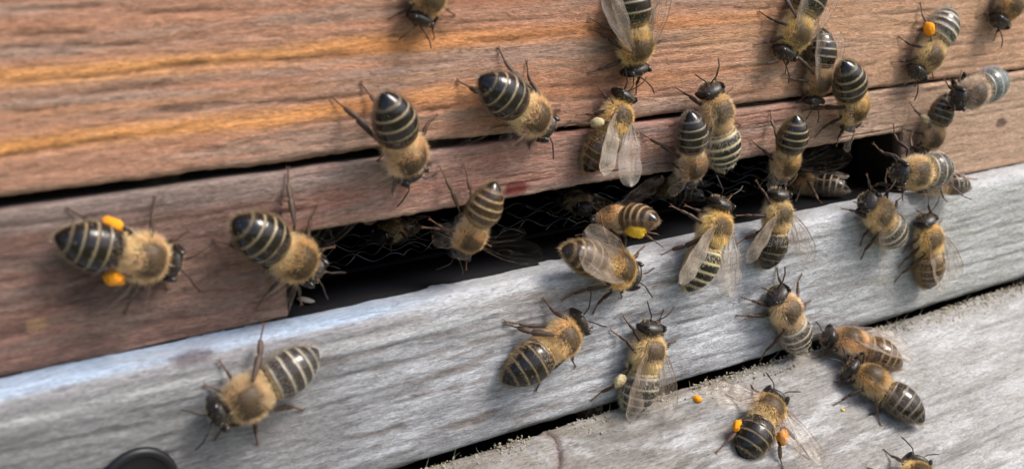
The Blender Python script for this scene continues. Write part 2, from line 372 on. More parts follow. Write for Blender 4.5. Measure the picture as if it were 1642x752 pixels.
def st_col(U, Y, Z, d, A):
    C = np.broadcast_to(np.array([0.31, 0.195, 0.16]), U.shape + (3,)).copy()
    n = fbm(U * 0.04, Z * 0.5, 251, 4); C = mixc(C, (0.255, 0.195, 0.175), sstep(0.42, 0.66, n) * 0.9)
    n = fbm(U * 0.06, Z * 0.8, 261, 4); C = mixc(C, (0.37, 0.19, 0.15), sstep(0.5, 0.7, n) * 0.7)
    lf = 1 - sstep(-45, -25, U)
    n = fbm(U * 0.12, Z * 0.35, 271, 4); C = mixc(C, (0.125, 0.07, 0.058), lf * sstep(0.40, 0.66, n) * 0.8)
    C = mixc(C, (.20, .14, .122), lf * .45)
    pale = sstep(25, 95, U); C = mixc(C, (0.45, 0.335, 0.24), pale * 0.8)
    topw = sstep(Z_GAP - 4.0, Z_GAP - 1.5, Z) * (1 - sstep(-30, 0, U)); C = mixc(C, (0.30, 0.27, 0.26), topw * (0.3 + 0.5 * fbm(U * 0.1, Z * 0.5, 281, 3)))
    C = mixc(C, (0.40, 0.33, 0.29), sstep(0.06, 0.2, d) * 0.5); C = mixc(C, (0.08, 0.05, 0.045), sstep(0.07, 0.25, -d) * 0.55)
    def spot(cx, cz, rx, rz, c, a):
        nonlocal C
        q = ((U - cx) / rx) ** 2 + ((Z - cz) / rz) ** 2 + 1.2 * (fbm(U * 0.7, Z * 0.9, int(abs(cx) * 7), 3) - 0.5)
        C = mixc(C, c, (1 - sstep(0.5, 1.2, q)) * a)
    spot(*hit(826, 303, (0, 0, 0), (0, 1, 0))[[0, 2]], 2.2, 1.2, (0.12, 0.012, 0.014), 0.9)
    spot(*hit(60, 518, (0, 0, 0), (0, 1, 0))[[0, 2]], 1.4, 1.0, (0.42, 0.27, 0.16), 0.8)
    spot(*hit(1606, 197, (0, 0, 0), (0, 1, 0))[[0, 2]], 1.8, 1.0, (0.09, 0.055, 0.04), 0.9)
    spot(*hit(180, 470, (0, 0, 0), (0, 1, 0))[[0, 2]], 6.0, 2.2, (0.075, 0.05, 0.05), 0.6)
    C = mixc(C, (.012, .009, .008), np.maximum(sstep(.5, 1.0, Y), np.exp(-((U - SX1) / .25) ** 2) * (Z < Z_SLOT)) * .97)                  # inside faces blackened: propolis, plus slot and gap shade painted in
    edge = (1 - sstep(0.1, 1.0, Z - Z_SLOT)) * (U > SX0) * (U < SX1) * (Y < 1.5)
    C = mixc(C, (0.40, 0.31, 0.25), edge * (0.2 + 0.6 * fbm(U * 0.3, Z, 291, 3)))
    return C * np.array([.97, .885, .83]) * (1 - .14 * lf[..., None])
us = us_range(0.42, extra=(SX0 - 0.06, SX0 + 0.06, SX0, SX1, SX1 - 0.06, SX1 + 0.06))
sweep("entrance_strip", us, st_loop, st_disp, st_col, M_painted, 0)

# --- floor rim: the grey board under the slot, with a rounded ledge
def rim_loop(u):
    return rect_loop(RIM_Y, 9.0, Z_RIM, Z_FLOOR, 2.6, 0.33, 9)
def rim_disp(U, Y, Z, A):
    f = (Y < 0.2)
    w = .5 * vn(U * 0.03, Z * 0.15, 303)
    g1 = fbm(U * 0.10, Z * 1.1 + w, 311, 4); g2 = fbm(U * 0.45, Z * 2.8 + w, 321, 3)
    crack = sstep(0.72, 0.86, vn(U * 0.04, Z * 1.5 + w, 333))
    return f * ((g1 - 0.5) * 0.34 + (g2 - 0.5) * 0.28 - crack * 0.16)
def rim_col(U, Y, Z, d, A):
    w = .8 * vn(U * 0.025, Z * 0.12, 303)
    C = np.broadcast_to(np.array([0.32, 0.322, 0.335]), U.shape + (3,)).copy()
    n = fbm(U * 0.085, Z * 0.6 + w, 351, 5, .6); C = mixc(C, (0.53, 0.545, 0.575), sstep(0.47, 0.66, n) * 0.9)
    n = fbm(U * 0.09, Z * 0.9 + w, 361, 5, .6); C = mixc(C, (0.20, 0.165, 0.145), sstep(0.54, 0.72, n) * 0.8)
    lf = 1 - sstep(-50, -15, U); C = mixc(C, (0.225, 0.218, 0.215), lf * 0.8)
    rt = sstep(40, 95, U); C = mixc(C, (0.47, 0.475, 0.43), rt * 0.6)
    mid = np.exp(-((U - 2) / 12) ** 2) * sstep(-17, -9, Z); C = mixc(C, (0.24, 0.19, 0.155), mid * 0.6 * (0.4 + fbm(U * 0.06, Z * 0.9, 371, 3)))
    C = mixc(C, (0.56, 0.565, 0.58), sstep(0.07, 0.24, d) * 0.5); C = mixc(C, (0.16, 0.15, 0.145), sstep(0.08, 0.32, -d) * 0.4)
    led = sstep(Z_FLOOR - 2.2, Z_FLOOR - 1.0, Z); C = mixc(C, (0.48, 0.49, 0.50), led * 0.7)
    gr = np.exp(-((Z - Z_FLOOR + 4.6 + .3 * vn(U * .1, Z * 0, 395)) / 0.22) ** 2) * sstep(-45, -25, U) * (1 - sstep(5, 20, U)); C = mixc(C, (.13, .115, .1), gr * .7)
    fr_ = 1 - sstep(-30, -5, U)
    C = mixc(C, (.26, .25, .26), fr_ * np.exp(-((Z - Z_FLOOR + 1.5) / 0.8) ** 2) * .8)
    e2 = np.exp(-((Z - Z_FLOOR + 3.2) / 0.75) ** 2) * (1 - sstep(-20, 10, U)); C = mixc(C, (0.60, 0.60, 0.60), np.clip(e2 * (0.4 + 0.8 * fbm(U * 0.15, Z, 381, 3)), 0, 1))
    # bluish sky sheen of the ledge, painted into its colour
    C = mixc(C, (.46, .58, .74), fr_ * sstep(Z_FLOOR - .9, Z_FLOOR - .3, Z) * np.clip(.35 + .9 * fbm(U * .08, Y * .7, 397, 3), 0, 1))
    # a dark propolis smear on the ledge
    s = hit(311, 563, (0, 0, Z_FLOOR), (0, 0, 1))
    q = ((U - s[0]) / 3.2) ** 2 + ((Y - s[1]) / 1.0) ** 2 + 1.0 * (fbm(U * 0.8, Y * 1.5, 391, 3) - 0.5)
    C = mixc(C, (0.09, 0.05, 0.055), (1 - sstep(0.3, 1.1, q)) * (Z > Z_FLOOR - 1.0) * 0.75)
    # dirt in the crack below
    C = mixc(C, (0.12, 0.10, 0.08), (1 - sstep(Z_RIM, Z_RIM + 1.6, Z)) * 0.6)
    gloss = sstep(Z_FLOOR - 2.4, Z_FLOOR - 1.2, Z) * (1 - .6 * sstep(0, 40, U))      # the ledge is rubbed smooth
    C = mixc(C, (.66, .68, .71), np.exp(-((U - 32) / 34) ** 2) * sstep(.42, .62, fbm(U * .11, Z * .8, 399, 5, .6)) * .6)   # silvery mid-board sheen painted in along chalky fibres
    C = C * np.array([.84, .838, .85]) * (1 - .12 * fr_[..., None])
    return np.concatenate([C, (1 - .55 * gloss)[..., None]], -1)
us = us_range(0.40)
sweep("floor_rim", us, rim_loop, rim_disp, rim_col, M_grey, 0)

# --- landing plank, sloping away below the rim
SLOPE = math.radians(30)
PV = np.array([0, -math.cos(SLOPE), -math.sin(SLOPE)]); PN = np.array([0, -math.sin(SLOPE), math.cos(SLOPE)])
PO = np.array([0, RIM_Y - 0.4, Z_RIM + 0.35])          # top edge of the plank
def pl_loop(u):
    r, L, t = 0.9, 70.0, 14.0
    off = 0.5 * float(vn(np.array(u * 0.13), np.array(1.5), 15) - 0.5) + 0.35 * float(vn(np.array(u * 0.9), np.array(4.5), 16) - 0.5)
    k = np.linspace(0, math.pi / 2, 5)
    a = np.stack([0.0 + off + r - r * np.cos(k), -r + r * np.sin(k)], -1)          # (v, n): from the edge onto the face
    b = np.stack([np.concatenate([np.arange(r + 0.36, 44, 0.36), np.linspace(44.5, L, 10)]), np.zeros(len(np.arange(r + 0.36, 44, 0.36)) + 10)], -1)
    b[:, 0] += off * np.exp(-b[:, 0] / 3)
    c = np.array([[L, -t * 0.5], [L, -t], [L * 0.5, -t], [off, -t], [off, -t * 0.6], [off, -t * 0.3]])
    vnp = np.concatenate([a, b, c])
    P = PO[None, :] + vnp[:, :1] * PV + vnp[:, 1:] * PN
    return P[:, 1:]
CRACK = [hit(x, y, PO, PN) for x, y in ((878, 688), (893, 702), (898, 722), (899, 740), (894, 760), (892, 800))]
CRV = np.array([[c[0], (c - PO) @ PV] for c in CRACK])
KN = hit(842, 760, PO, PN); KNv = np.array([KN[0], (KN - PO) @ PV])
def pl_uv(U, Y, Z):
    v = (Y - PO[1]) * PV[1] + (Z - PO[2]) * PV[2]; n = (Y - PO[1]) * PN[1] + (Z - PO[2]) * PN[2]
    return v, n
def crackd(U, V):
    D = np.full(U.shape, 99.0)
    for i in range(len(CRV) - 1):
        a, b = CRV[i], CRV[i + 1]; ab = b - a
        t = np.clip(((U - a[0]) * ab[0] + (V - a[1]) * ab[1]) / (ab @ ab), 0, 1)
        D = np.minimum(D, np.hypot(U - a[0] - t * ab[0], V - a[1] - t * ab[1]))
    return D
def grain(U, V):
    r = np.hypot((U - KNv[0]), (V - KNv[1]) * 1.2)
    k = np.exp(-(r / 9.0) ** 2)
    return V * (1 - k) + r * 1.3 * k, k
def pl_disp(U, Y, Z, A):
    V, n = pl_uv(U, Y, Z); f = (n > -1.2)
    G, k = grain(U, V)
    g1 = fbm(U * 0.10 * (1 - k), G * 1.0 + 0.8 * vn(U * 0.04, V * 0.1, 403), 411, 4); g2 = fbm(U * 0.5, G * 2.2, 421, 3)
    cr = sstep(0.74, 0.88, vn(U * 0.05, G * 1.2, 433))
    dd = f * ((g1 - 0.5) * 0.5 + (g2 - 0.5) * 0.3 - cr * 0.3 * (1 - k))
    return dd - f * 0.55 * (1 - sstep(0.06, 0.34, crackd(U, V)))
def pl_col(U, Y, Z, d, A):
    V, n = pl_uv(U, Y, Z); G, k = grain(U, V)
    w = 1.6 * vn(U * 0.025, V * 0.1, 404)
    C = np.broadcast_to(np.array([0.32, 0.305, 0.29]), U.shape + (3,)).copy()
    n1 = fbm(U * 0.09, G * 0.5 + w, 451, 5, .6); C = mixc(C, (0.53, 0.545, 0.56), sstep(0.47, 0.66, n1) * 0.85)
    n1 = fbm(U * 0.15, G * 0.65 + w, 461, 5, .6); C = mixc(C, (0.19, 0.175, 0.16), sstep(0.52, 0.7, n1) * 0.75)
    rt = sstep(35, 80, U); C = mixc(C, (0.52, 0.525, 0.52), rt * 0.5)
    C = mixc(C, (0.55, 0.555, 0.56), sstep(0.08, 0.28, d) * 0.45); C = mixc(C, (0.13, 0.12, 0.105), sstep(0.08, 0.34, -d) * 0.5)
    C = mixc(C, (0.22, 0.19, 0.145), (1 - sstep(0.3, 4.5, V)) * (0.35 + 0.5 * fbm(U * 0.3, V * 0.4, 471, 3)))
    C = mixc(C, (0.27, 0.235, 0.20), k * 0.5)
    C = mixc(C, (0.05, 0.025, 0.02), (1 - sstep(0.08, 0.3, crackd(U, V))) * 0.9)
    C = mixc(C, (0.16, 0.09, 0.075), (1 - sstep(0.2, 1.4, crackd(U, V))) * 0.4)
    return C * np.array([.74, .73, .72])
us = us_range(0.42, x0=-40.0, x1=140.0)
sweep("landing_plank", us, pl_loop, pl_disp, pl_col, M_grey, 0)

# --- inside: dark floor, box, wire screen
def box(name, x0, x1, y0, y1, z0, z1, mat, parent=True):
    v = [(x, y, z) for x in (x0, x1) for y in (y0, y1) for z in (z0, z1)]
    q = [(0, 1, 3, 2), (4, 6, 7, 5), (0, 4, 5, 1), (2, 3, 7, 6), (0, 2, 6, 4), (1, 5, 7, 3)]
    o = link_mesh(name, v, quads=q, mat=mat, smooth=False)
    return hp(o) if parent else o
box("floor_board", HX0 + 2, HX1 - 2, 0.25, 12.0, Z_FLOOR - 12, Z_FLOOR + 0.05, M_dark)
box("side_wall", HX0 - 18, HX0 - 0.3, -3.0, 400, -60, 230, M_hive)
box("side_wall", HX1 + 0.3, HX1 + 18, -3.0, 400, -60, 230, M_hive)
box("back_wall", HX0, HX1, 380, 400, -60, 230, M_hive)
box("upper_wall", HX0, HX1, 0.6, 20, 52.4, 230, M_hive)
box("lid", HX0 - 20, HX1 + 20, -4, 402, 230.3, 250, M_hive)
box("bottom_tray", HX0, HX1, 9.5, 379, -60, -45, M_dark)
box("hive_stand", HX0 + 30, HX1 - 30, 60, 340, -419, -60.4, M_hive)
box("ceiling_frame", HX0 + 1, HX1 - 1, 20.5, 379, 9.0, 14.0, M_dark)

def tube(pts, rad, sides=6, flat=None):
    """ring-swept tube along a polyline with a radius per point; returns verts, quads, tris"""
    pts = np.asarray(pts, float); n = len(pts); rad = np.broadcast_to(np.asarray(rad, float), (n,))
    T = np.gradient(pts, axis=0); T /= np.maximum(np.linalg.norm(T, axis=1, keepdims=True), 1e-9)
    up = np.array([0, 0, 1.0]) if abs(T[0][2]) < 0.9 else np.array([1.0, 0, 0])
    V = []; A = np.cross(up, T[0]); A /= np.linalg.norm(A)
    ang = np.arange(sides) * 2 * math.pi / sides
    fl = np.ones(n) if flat is None else np.asarray(flat, float)
    for i in range(n):
        A = A - T[i] * (A @ T[i]); A /= max(np.linalg.norm(A), 1e-9); B = np.cross(T[i], A)
        V.append(pts[i] + rad[i] * (np.cos(ang)[:, None] * A * 1.0 + np.sin(ang)[:, None] * B * fl[i]))
    V = np.concatenate(V)
    q = grid_quads(n, sides, True)
    polys = [list(range(sides))[::-1], list(range((n - 1) * sides, n * sides))]
    return V, q, polys

screen = hp(link_mesh("wire_screen", *(lambda b: (b[0], b[1]))(
    (np.array([(x, y, z) for x in (SX0 - 25, SX1 + 40) for y in (12.2, 13.5) for z in (Z_FLOOR - 3.0, Z_FLOOR + 0.4)], float),
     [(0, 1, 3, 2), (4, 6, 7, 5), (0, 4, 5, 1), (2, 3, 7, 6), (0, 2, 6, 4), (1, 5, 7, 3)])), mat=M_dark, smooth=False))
def wire(p0, p1, phase):
    n = max(8, int(np.linalg.norm(np.array(p1) - p0) / 0.55)); t = np.linspace(0, 1, n)[:, None]
    P = np.array(p0) * (1 - t) + np.array(p1) * t
    s = np.linalg.norm(P - P[0], axis=1)
    P[:, 2] += 0.6 * np.sin(s * math.pi / 3.1 + phase)
    V, q, pl = tube(P, 0.15, 8)
    o = link_mesh("wire", V, quads=q, polys=pl, mat=M_steel); o.parent = screen
    return o
rw = random.Random(4)
zw = Z_FLOOR + 0.2
XA, XB, YA, YB = SX0 - 24, SX1 + 39, 13.6, 30.0
for sg_, ang_ in ((0, math.radians(22)), (1, math.radians(-27))):      # two slanting families of wires woven through each other
    dx, dy = math.cos(ang_), math.sin(ang_)
    for i in range(-40, 60):
        c = (SX0 - 20) + i * 5.2 / abs(dy)                           # where the wire crosses y = YA
        ta, tb = (0, (YB - YA) / dy) if dy > 0 else ((YB - YA) / dy, 0)
        ta = max(ta, (XA - c) / dx); tb = min(tb, (XB - c) / dx)
        if tb - ta > 4: wire((c + dx * ta, YA + dy * ta, zw), (c + dx * tb, YA + dy * tb, zw), (c * .9 + sg_) * math.pi)

# --- screw in the rim, its head sunk in a dark countersink
sc = hit(222, 776, (0, RIM_Y, 0), (0, 1, 0))
def lathe(prof, n=40):
    a = np.arange(n) * 2 * math.pi / n
    V = np.concatenate([np.stack([r * np.cos(a), np.full(n, y), r * np.sin(a)], -1) for r, y in prof])
    return V, grid_quads(len(prof), n, True), [list(range((len(prof) - 1) * n, len(prof) * n))]
V, q, pl = lathe([(4.6, 0.3), (4.6, -0.45), (4.45, -0.75), (4.1, -0.85), (3.75, -0.78), (3.5, -0.45), (3.3, -0.2), (1.7, -0.22), (1.5, -0.2), (1.3, -0.02), (0.6, .02), (0.05, .02)])
o = hp(link_mesh("screw", V + np.array([sc[0], RIM_Y, sc[2]]), quads=q[:, ::-1], polys=pl, mat=M_screw)); o["label"] = "black domed screw head in the grey board"

# ------------------------------------------------------------------ bees
BN = 26
AB = np.array([(0.0, .42), (.025, 1.05), (.06, 1.55), (.12, 1.95), (.22, 2.24), (.34, 2.36), (.47, 2.30), (.60, 2.08), (.72, 1.74), (.82, 1.34), (.90, .92), (.955, .55), (.985, .27), (1.0, .03)])
SEG = np.array([0.0, .135, .31, .475, .635, .785, 1.0])
def body_rings(ab_len=6.8, droop=0.35, lat=0.0, head_tilt=0.0):
    """rings from face to sting: x, z, half width, height up, height down, region (0 head, 1 thorax, 2 abdomen), t, tilt"""
    R = []
    for x, z, w, u, d in ((3.95, -1.15, .12, .10, .10), (3.93, -1.05, .42, .40, .40), (3.86, -.92, .78, .72, .72), (3.70, -.72, 1.18, 1.02, 1.08), (3.45, -.55, 1.52, 1.25, 1.35),
                          (3.15, -.45, 1.70, 1.38, 1.42), (2.85, -.42, 1.72, 1.38, 1.35), (2.58, -.42, 1.58, 1.22, 1.15), (2.36, -.44, 1.22, .92, .85), (2.20, -.46, .95, .72, .65), (2.08, -.44, .82, .66, .6)):
        R.append((x, z, w, u, d, 0, 0, 0))
    for x, z, w, u, d in ((1.98, -.40, .92, .82, .75), (1.86, -.34, 1.05, 1.00, .95), (1.66, -.22, 1.42, 1.30, 1.25), (1.35, -.12, 1.72, 1.58, 1.5), (0.95, -.05, 1.92, 1.78, 1.68), (0.5, 0, 2.04, 1.90, 1.75),
                          (0.05, 0, 2.08, 1.95, 1.78), (-.4, 0, 2.04, 1.92, 1.76), (-.8, -.02, 1.95, 1.84, 1.7), (-1.1, -.05, 1.80, 1.74, 1.6), (-1.38, -.08, 1.60, 1.60, 1.45), (-1.62, -.14, 1.34, 1.38, 1.25), (-1.85, -.25, 1.0, 1.05, 1.0), (-2.02, -.36, .66, .70, .70), (-2.14, -.42, .45, .46, .5)):
        R.append((x, z, w, u, d, 1, 0, 0))
    ts = [0.0, .012, .03, .05, .075, .10]
    for k in range(1, 6):
        a, b = SEG[k], SEG[k + 1]
        if k == 1: ts += [.125]
        ts += [a - .004, a + .012] + list(np.linspace(a + .03, b - (.02 if k < 5 else .0), 9 if k < 5 else 12))
    ts = np.unique(np.round(np.clip(ts, 0, 1), 4))
    x, z = -2.2, -.42; last = 0.0
    for t in ts:
        th = -0.10 + droop * (t * 1.25)               # abdomen sinks towards the tip
        ds = (t - last) * ab_len; last = t
        x -= ds * math.cos(th); z -= ds * math.sin(th)
        w = np.interp(t, AB[:, 0], AB[:, 1])
        k = np.searchsorted(SEG, t, 'right') - 1
        if 0 <= k < 6 and t > .02:
            f = (t - SEG[k]) / (SEG[k + 1] - SEG[k])
            w *= (0.975 + 0.045 * min(1, f)) if k < 5 else 0.985
        R.append((x, z, w, w * .93, w * .90, 2, t, th))
    R = np.array(R); m = R[:, 5] == 2; R[m, 2] *= 1.08; R[m, 3] *= 1.04; R[R[:, 5] == 0, 2] *= 1.06
    return R

def build_body(p, rng):
    R = body_rings(p['ab_len'], p['droop']); R[R[:, 5] == 2, 2:5] *= p['fat']
    n = len(R); a = np.arange(BN) * 2 * math.pi / BN
    ca, sa = np.cos(a), np.sin(a)
    off = np.where(ca[None, :] > 0, R[:, 3:4], R[:, 4:5]) * ca[None, :]
    Y = R[:, 2:3] * sa[None, :]
    tilt = R[:, 7:8]
    X = R[:, 0:1] - off * np.sin(tilt) * -1 * -1; Z = R[:, 1:2] + off * np.cos(tilt)
    lat = np.where(R[:, 5] == 2, R[:, 6], 0) ** 2 * p['lat']
    # head turned sideways
    hx = np.where(R[:, 5] == 0, np.clip((R[:, 0] - 2.1) / 1.8, 0, 1), 0) * p['head_turn']
    Y = Y + lat[:, None] + hx[:, None]
    V = np.stack([X, Y, Z], -1)
    T = np.repeat(R[:, 6:7], BN, 1); REG = np.repeat(R[:, 5:6], BN, 1); CA = np.repeat(ca[None], n, 0); SA = np.repeat(sa[None], n, 0)
    seed = p['seed']
    C = np.zeros((n, BN, 4)); C[..., 3] = 0.5
    # head and thorax cuticle
    C[..., :3] = np.array(p['thorax']); C[REG == 0, :3] = np.array([0.020, 0.016, 0.014]); C[REG == 0, 3] = 0.42; C[REG == 1, 3] = 0.55
    # abdomen
    k = np.clip(np.searchsorted(SEG, T.ravel(), 'right') - 1, 0, 5).reshape(T.shape)
    f = (T - SEG[k]) / (SEG[k + 1] - SEG[k])
    bw = p['band'] * (1 + 0.35 * np.abs(SA) ** 2) * np.where(k == 1, p['first'], np.where(k == 2, .5 + .5 * p['first'], 1.0))          # pale band at the front of each plate, wider at the flanks
    wob = 0.10 * (vn(SA * 5 + k * 3.1, CA * 5, seed) - 0.5)
    band = 1 - sstep(bw * 0.55, bw * 1.4, f + wob)
    band = band * (k >= 1) * (k <= 5)
    back = sstep(0.90, 0.99, f) * (k < 5) * 0.35
    dark = np.array(p['dark']); warm = np.array(p['warm'])
    A = np.broadcast_to(dark, T.shape + (3,)).copy()
    A = mixc(A, warm, np.clip(p['warmth'] * (1 - T * 1.05) + (k == 0) * 0.75, 0, 1))
    A = mixc(A, warm * 1.2, back); A = mixc(A, dark * .6, sstep(.80, .88, T) * .9)
    A = mixc(A, p['pale'], band * p['bandmix'] * np.where(k == 5, 0.35, 1))
    belly = sstep(0.1, 0.75, -CA); A = mixc(A, (0.16, 0.095, 0.045), belly * 0.75)
    m = REG == 2
    C[m, :3] = A[m]; rough = 0.17 + 0.4 * band + 0.2 * belly + (k == 0) * 0.2; C[m, 3] = rough[m]
    verts = V.reshape(-1, 3); cols = C.reshape(-1, 4)
    q = grid_quads(n, BN, True)
    polys = [list(range(BN)), list(range((n - 1) * BN, n * BN))[::-1]]
    # ---------------- fur
    fq = q; P4 = verts[fq]; cen = P4.mean(1)
    e1 = P4[:, 2] - P4[:, 0]; e2 = P4[:, 3] - P4[:, 1]; nr = np.cross(e1, e2); area = np.linalg.norm(nr, axis=1) / 2
    nr = nr / np.maximum(2 * area[:, None], 1e-9)
    ctr = np.stack([R[:, 0], lat + hx, R[:, 1]], -1)[np.arange(n - 1).repeat(BN)]
    nr *= np.sign(np.sum(nr * (cen - ctr), 1))[:, None]
    reg = REG.reshape(-1)[fq].min(1); t4 = T.reshape(-1)[fq].mean(1); ca4 = CA.reshape(-1)[fq].mean(1); bd = band.reshape(-1)[fq].mean(1); k4 = k.reshape(-1)[fq[:, 0]]
    x4 = cen[:, 0]
    disc = np.exp(-((x4 - 0.45) / 1.15) ** 4) * sstep(0.45, 0.85, ca4)          # balder disc on top of the thorax
    teg = np.exp(-((x4 + .55) / .55) ** 2 - ((np.abs(cen[:, 1]) - 1.25) / .42) ** 2) * sstep(.2, .6, ca4)      # dark wing roots
    den = np.zeros(len(fq)); leng = np.zeros(len(fq))
    th = reg == 1; den[th] = 150 * (1 - 0.93 * p['bald'] * disc[th]) * (1 - .6 * teg[th]); leng[th] = (0.58 + .30 * sstep(.45, -.1, ca4[th]) + .12 * sstep(-.6, -1.3, x4[th]) + .18 * sstep(1.2, 1.8, x4[th])) * (1 - 0.5 * disc[th])
    hd = reg == 0; den[hd] = 26 * sstep(-.9, .1, -np.abs(cen[hd, 1]) + .4) * sstep(.9, .2, ca4[hd]) + 5; leng[hd] = 0.34
    ab = reg == 2
    d_ab = 1.5 + 45 * bd + 75 * sstep(0.38, -0.15, ca4) + 120 * (t4 < .10) + 16 * (t4 < .3)
    den[ab] = d_ab[ab]; l_ab = 0.26 + 0.30 * sstep(0.3, -0.2, ca4) + 0.55 * (t4 < .08) + 0.12 * (t4 < .3); leng[ab] = l_ab[ab]
    wgt = den * area * p['furry']; cnt = rng.poisson(wgt)
    idx = np.repeat(np.arange(len(fq)), cnt); m = len(idx)
    uv = rng.random((m, 2)); Pq = P4[idx]
    base = (Pq[:, 0] * ((1 - uv[:, :1]) * (1 - uv[:, 1:])) + Pq[:, 1] * (uv[:, :1] * (1 - uv[:, 1:])) + Pq[:, 2] * (uv[:, :1] * uv[:, 1:]) + Pq[:, 3] * ((1 - uv[:, :1]) * uv[:, 1:]))
    lie = np.where(reg[idx] == 2, 1.7, 0.75) ; lie = np.where((reg[idx] == 2) & (t4[idx] < .08), 0.2, lie); lie = np.where(reg[idx] == 0, -0.1, lie)
    dr = nr[idx] + np.array([-1.0, 0, 0]) * lie[:, None] + rng.normal(0, 0.30, (m, 3))
    dr /= np.linalg.norm(dr, axis=1, keepdims=True)
    dr = dr + nr[idx] * np.clip(0.22 - np.sum(dr * nr[idx], 1), 0, 1)[:, None]
    ln = leng[idx] * rng.uniform(0.6, 1.25, m)
    wd = 0.016 * rng.uniform(0.8, 1.4, m)
    side = np.cross(dr, nr[idx] + rng.normal(0, .45, (m, 3))); side /= np.maximum(np.linalg.norm(side, axis=1, keepdims=True), 1e-9)
    curl = rng.normal(0, 0.18, (m, 3)) + np.array([-.12, 0, -.05])
    mid = base + dr * (ln * .55)[:, None]; tip = base + (dr + curl) * ln[:, None]
    hv = np.stack([base - side * wd[:, None], base + side * wd[:, None], mid + side * (wd * .75)[:, None], mid - side * (wd * .75)[:, None], tip], 1).reshape(-1, 3)
    o5 = np.arange(m)[:, None] * 5
    hq = o5 + np.array([0, 1, 2, 3]); ht = o5 + np.array([3, 2, 4])
    fc = np.broadcast_to(np.array(p['fur']), (m, 3)).copy()
    isab = reg[idx] == 2
    fc[isab] = np.array(p['pale']) * 1.0
    fc[isab & (t4[idx] < .1)] = np.array(p['fur'])
    fc[reg[idx] == 0] = np.array(p['fur']) * 0.85
    bel = (ca4[idx] < -.2) & ~isab; fc[bel] = fc[bel] * 0.6 + np.array([.45, .38, .26]) * .4
    fc *= rng.uniform(0.78, 1.15, (m, 1)) * p['furlight']; fc *= (1 - .72 * disc[idx])[:, None]; fc *= (1 - .55 * teg[idx])[:, None]; pl_ = sstep(.25, -.25, ca4[idx]) * (reg[idx] < 2); fc = fc * (1 - .45 * pl_[:, None]) + np.array([.88, .78, .55]) * .45 * pl_[:, None]; wst = sstep(-1.2, -1.8, base[:, 0]) * sstep(.14, .04, t4[idx]); fc = fc * (1 - .5 * wst[:, None]) + np.array([.92, .80, .52]) * .5 * wst[:, None]; fc *= (.75 + .5 * vn(base[:, 0] * 1.6 + seed, base[:, 1] * 1.6 + base[:, 2] * 1.1, seed))[:, None]
    hc = np.repeat(np.clip(fc, 0, 1), 5, 0)
    jn = nr[idx] * 1.0 + rng.normal(0, .28, (m, 3)); jn /= np.linalg.norm(jn, axis=1, keepdims=True); hn = np.repeat(jn, 5, 0)
    tail = verts[-BN:].mean(0)
    return (verts, q, polys, cols), (hv, hq, ht, hc, hn), tail

def leg_mesh(hip, foot, up, lens, hind, rng, dark, brown):
    """coxa, femur, tibia, broad first tarsus, slim claw-tipped tarsus: one tapering jointed limb"""
    hip = np.array(hip); foot = np.array(foot)
    femur, tibia, basi, tars = lens
    dirv = hip - foot; dirh = dirv * np.array([1, 1, 0]); dirh /= max(np.linalg.norm(dirh), 1e-6)
    t1 = foot + dirh * tars * .92 + np.array([0, 0, tars * .22])                # end of the slim tarsus
    ank = t1 + (dirh * .75 + np.array([0, 0, .55])) * basi                       # tibia meets first tarsus
    d = ank - hip; L = np.linalg.norm(d)
    if L > (femur + tibia) * .985:
        ank = hip + d / L * (femur + tibia) * .985
        t1 = ank + (foot - ank) * min(1.0, basi / max(np.linalg.norm(foot - ank), 1e-6)) ; d = ank - hip; L = np.linalg.norm(d)
    a = (femur ** 2 - tibia ** 2 + L ** 2) / (2 * L); h = math.sqrt(max(femur ** 2 - a * a, 0.01))
    dn = d / L; upv = np.array(up) + np.array([0, 0, 0.0]); upv = upv - dn * (upv @ dn); upv /= max(np.linalg.norm(upv), 1e-6)
    knee = hip + dn * a + upv * h
    pts = []; rad = []
    def seg(p, q, rs):
        for i, (t, r) in enumerate(rs): pts.append(p + (q - p) * t); rad.append(r)
    s = 1.22 if hind else 1.0
    seg(hip, knee, [(0, .24), (.08, .34), (.3, .37 * s), (.6, .33 * s), (.85, .25), (.97, .19)])
    if hind: seg(knee, ank, [(.04, .20), (.18, .27), (.45, .38), (.75, .47), (.92, .46), (.985, .24)])
    else: seg(knee, ank, [(.04, .20), (.2, .27), (.5, .31), (.8, .33), (.95, .28), (.99, .18)])
    if hind: seg(ank, t1, [(.05, .28), (.15, .38), (.5, .40), (.85, .33), (.98, .16)])
    else: seg(ank, t1, [(.05, .17), (.2, .24), (.6, .25), (.9, .20), (.99, .11)])
    for j in range(4):
        a0, b0 = j / 4, (j + 1) / 4
        seg(t1, foot, [(a0 + .03, .085), (a0 + .13, .125), (b0 - .03, .13), (b0, .075)])
    pts = np.array(pts); rad = np.array(rad)
    fl = np.ones(len(pts))
    if hind: fl[6:17] = 0.5
    V, q, pl = tube(pts, rad * .84, 8, fl)
    # two claws
    fd = foot - t1; fd /= max(np.linalg.norm(fd), 1e-6); sd = np.cross(fd, [0, 0, 1]); sd /= max(np.linalg.norm(sd), 1e-6)
    for s_ in (-1, 1):
        c0 = foot; c1 = foot + fd * .18 + sd * s_ * .16; c2 = foot + fd * .34 + sd * s_ * .2 + np.array([0, 0, -.1])
        v2, q2, p2 = tube(np.array([c0, c1, c2]), [.07, .05, .015], 4)
        o_ = len(V); V = np.concatenate([V, v2]); q = np.concatenate([q, q2 + o_]); pl = pl + [[i + o_ for i in x] for x in p2]
    n = len(V); tt = np.linspace(0, 1, n) ** 1.3
    C = np.array(dark) * (1 - tt[:, None]) + np.array(brown) * tt[:, None]
    C = C * rng.uniform(.85, 1.15)
    return V, q, pl, C, knee, ank

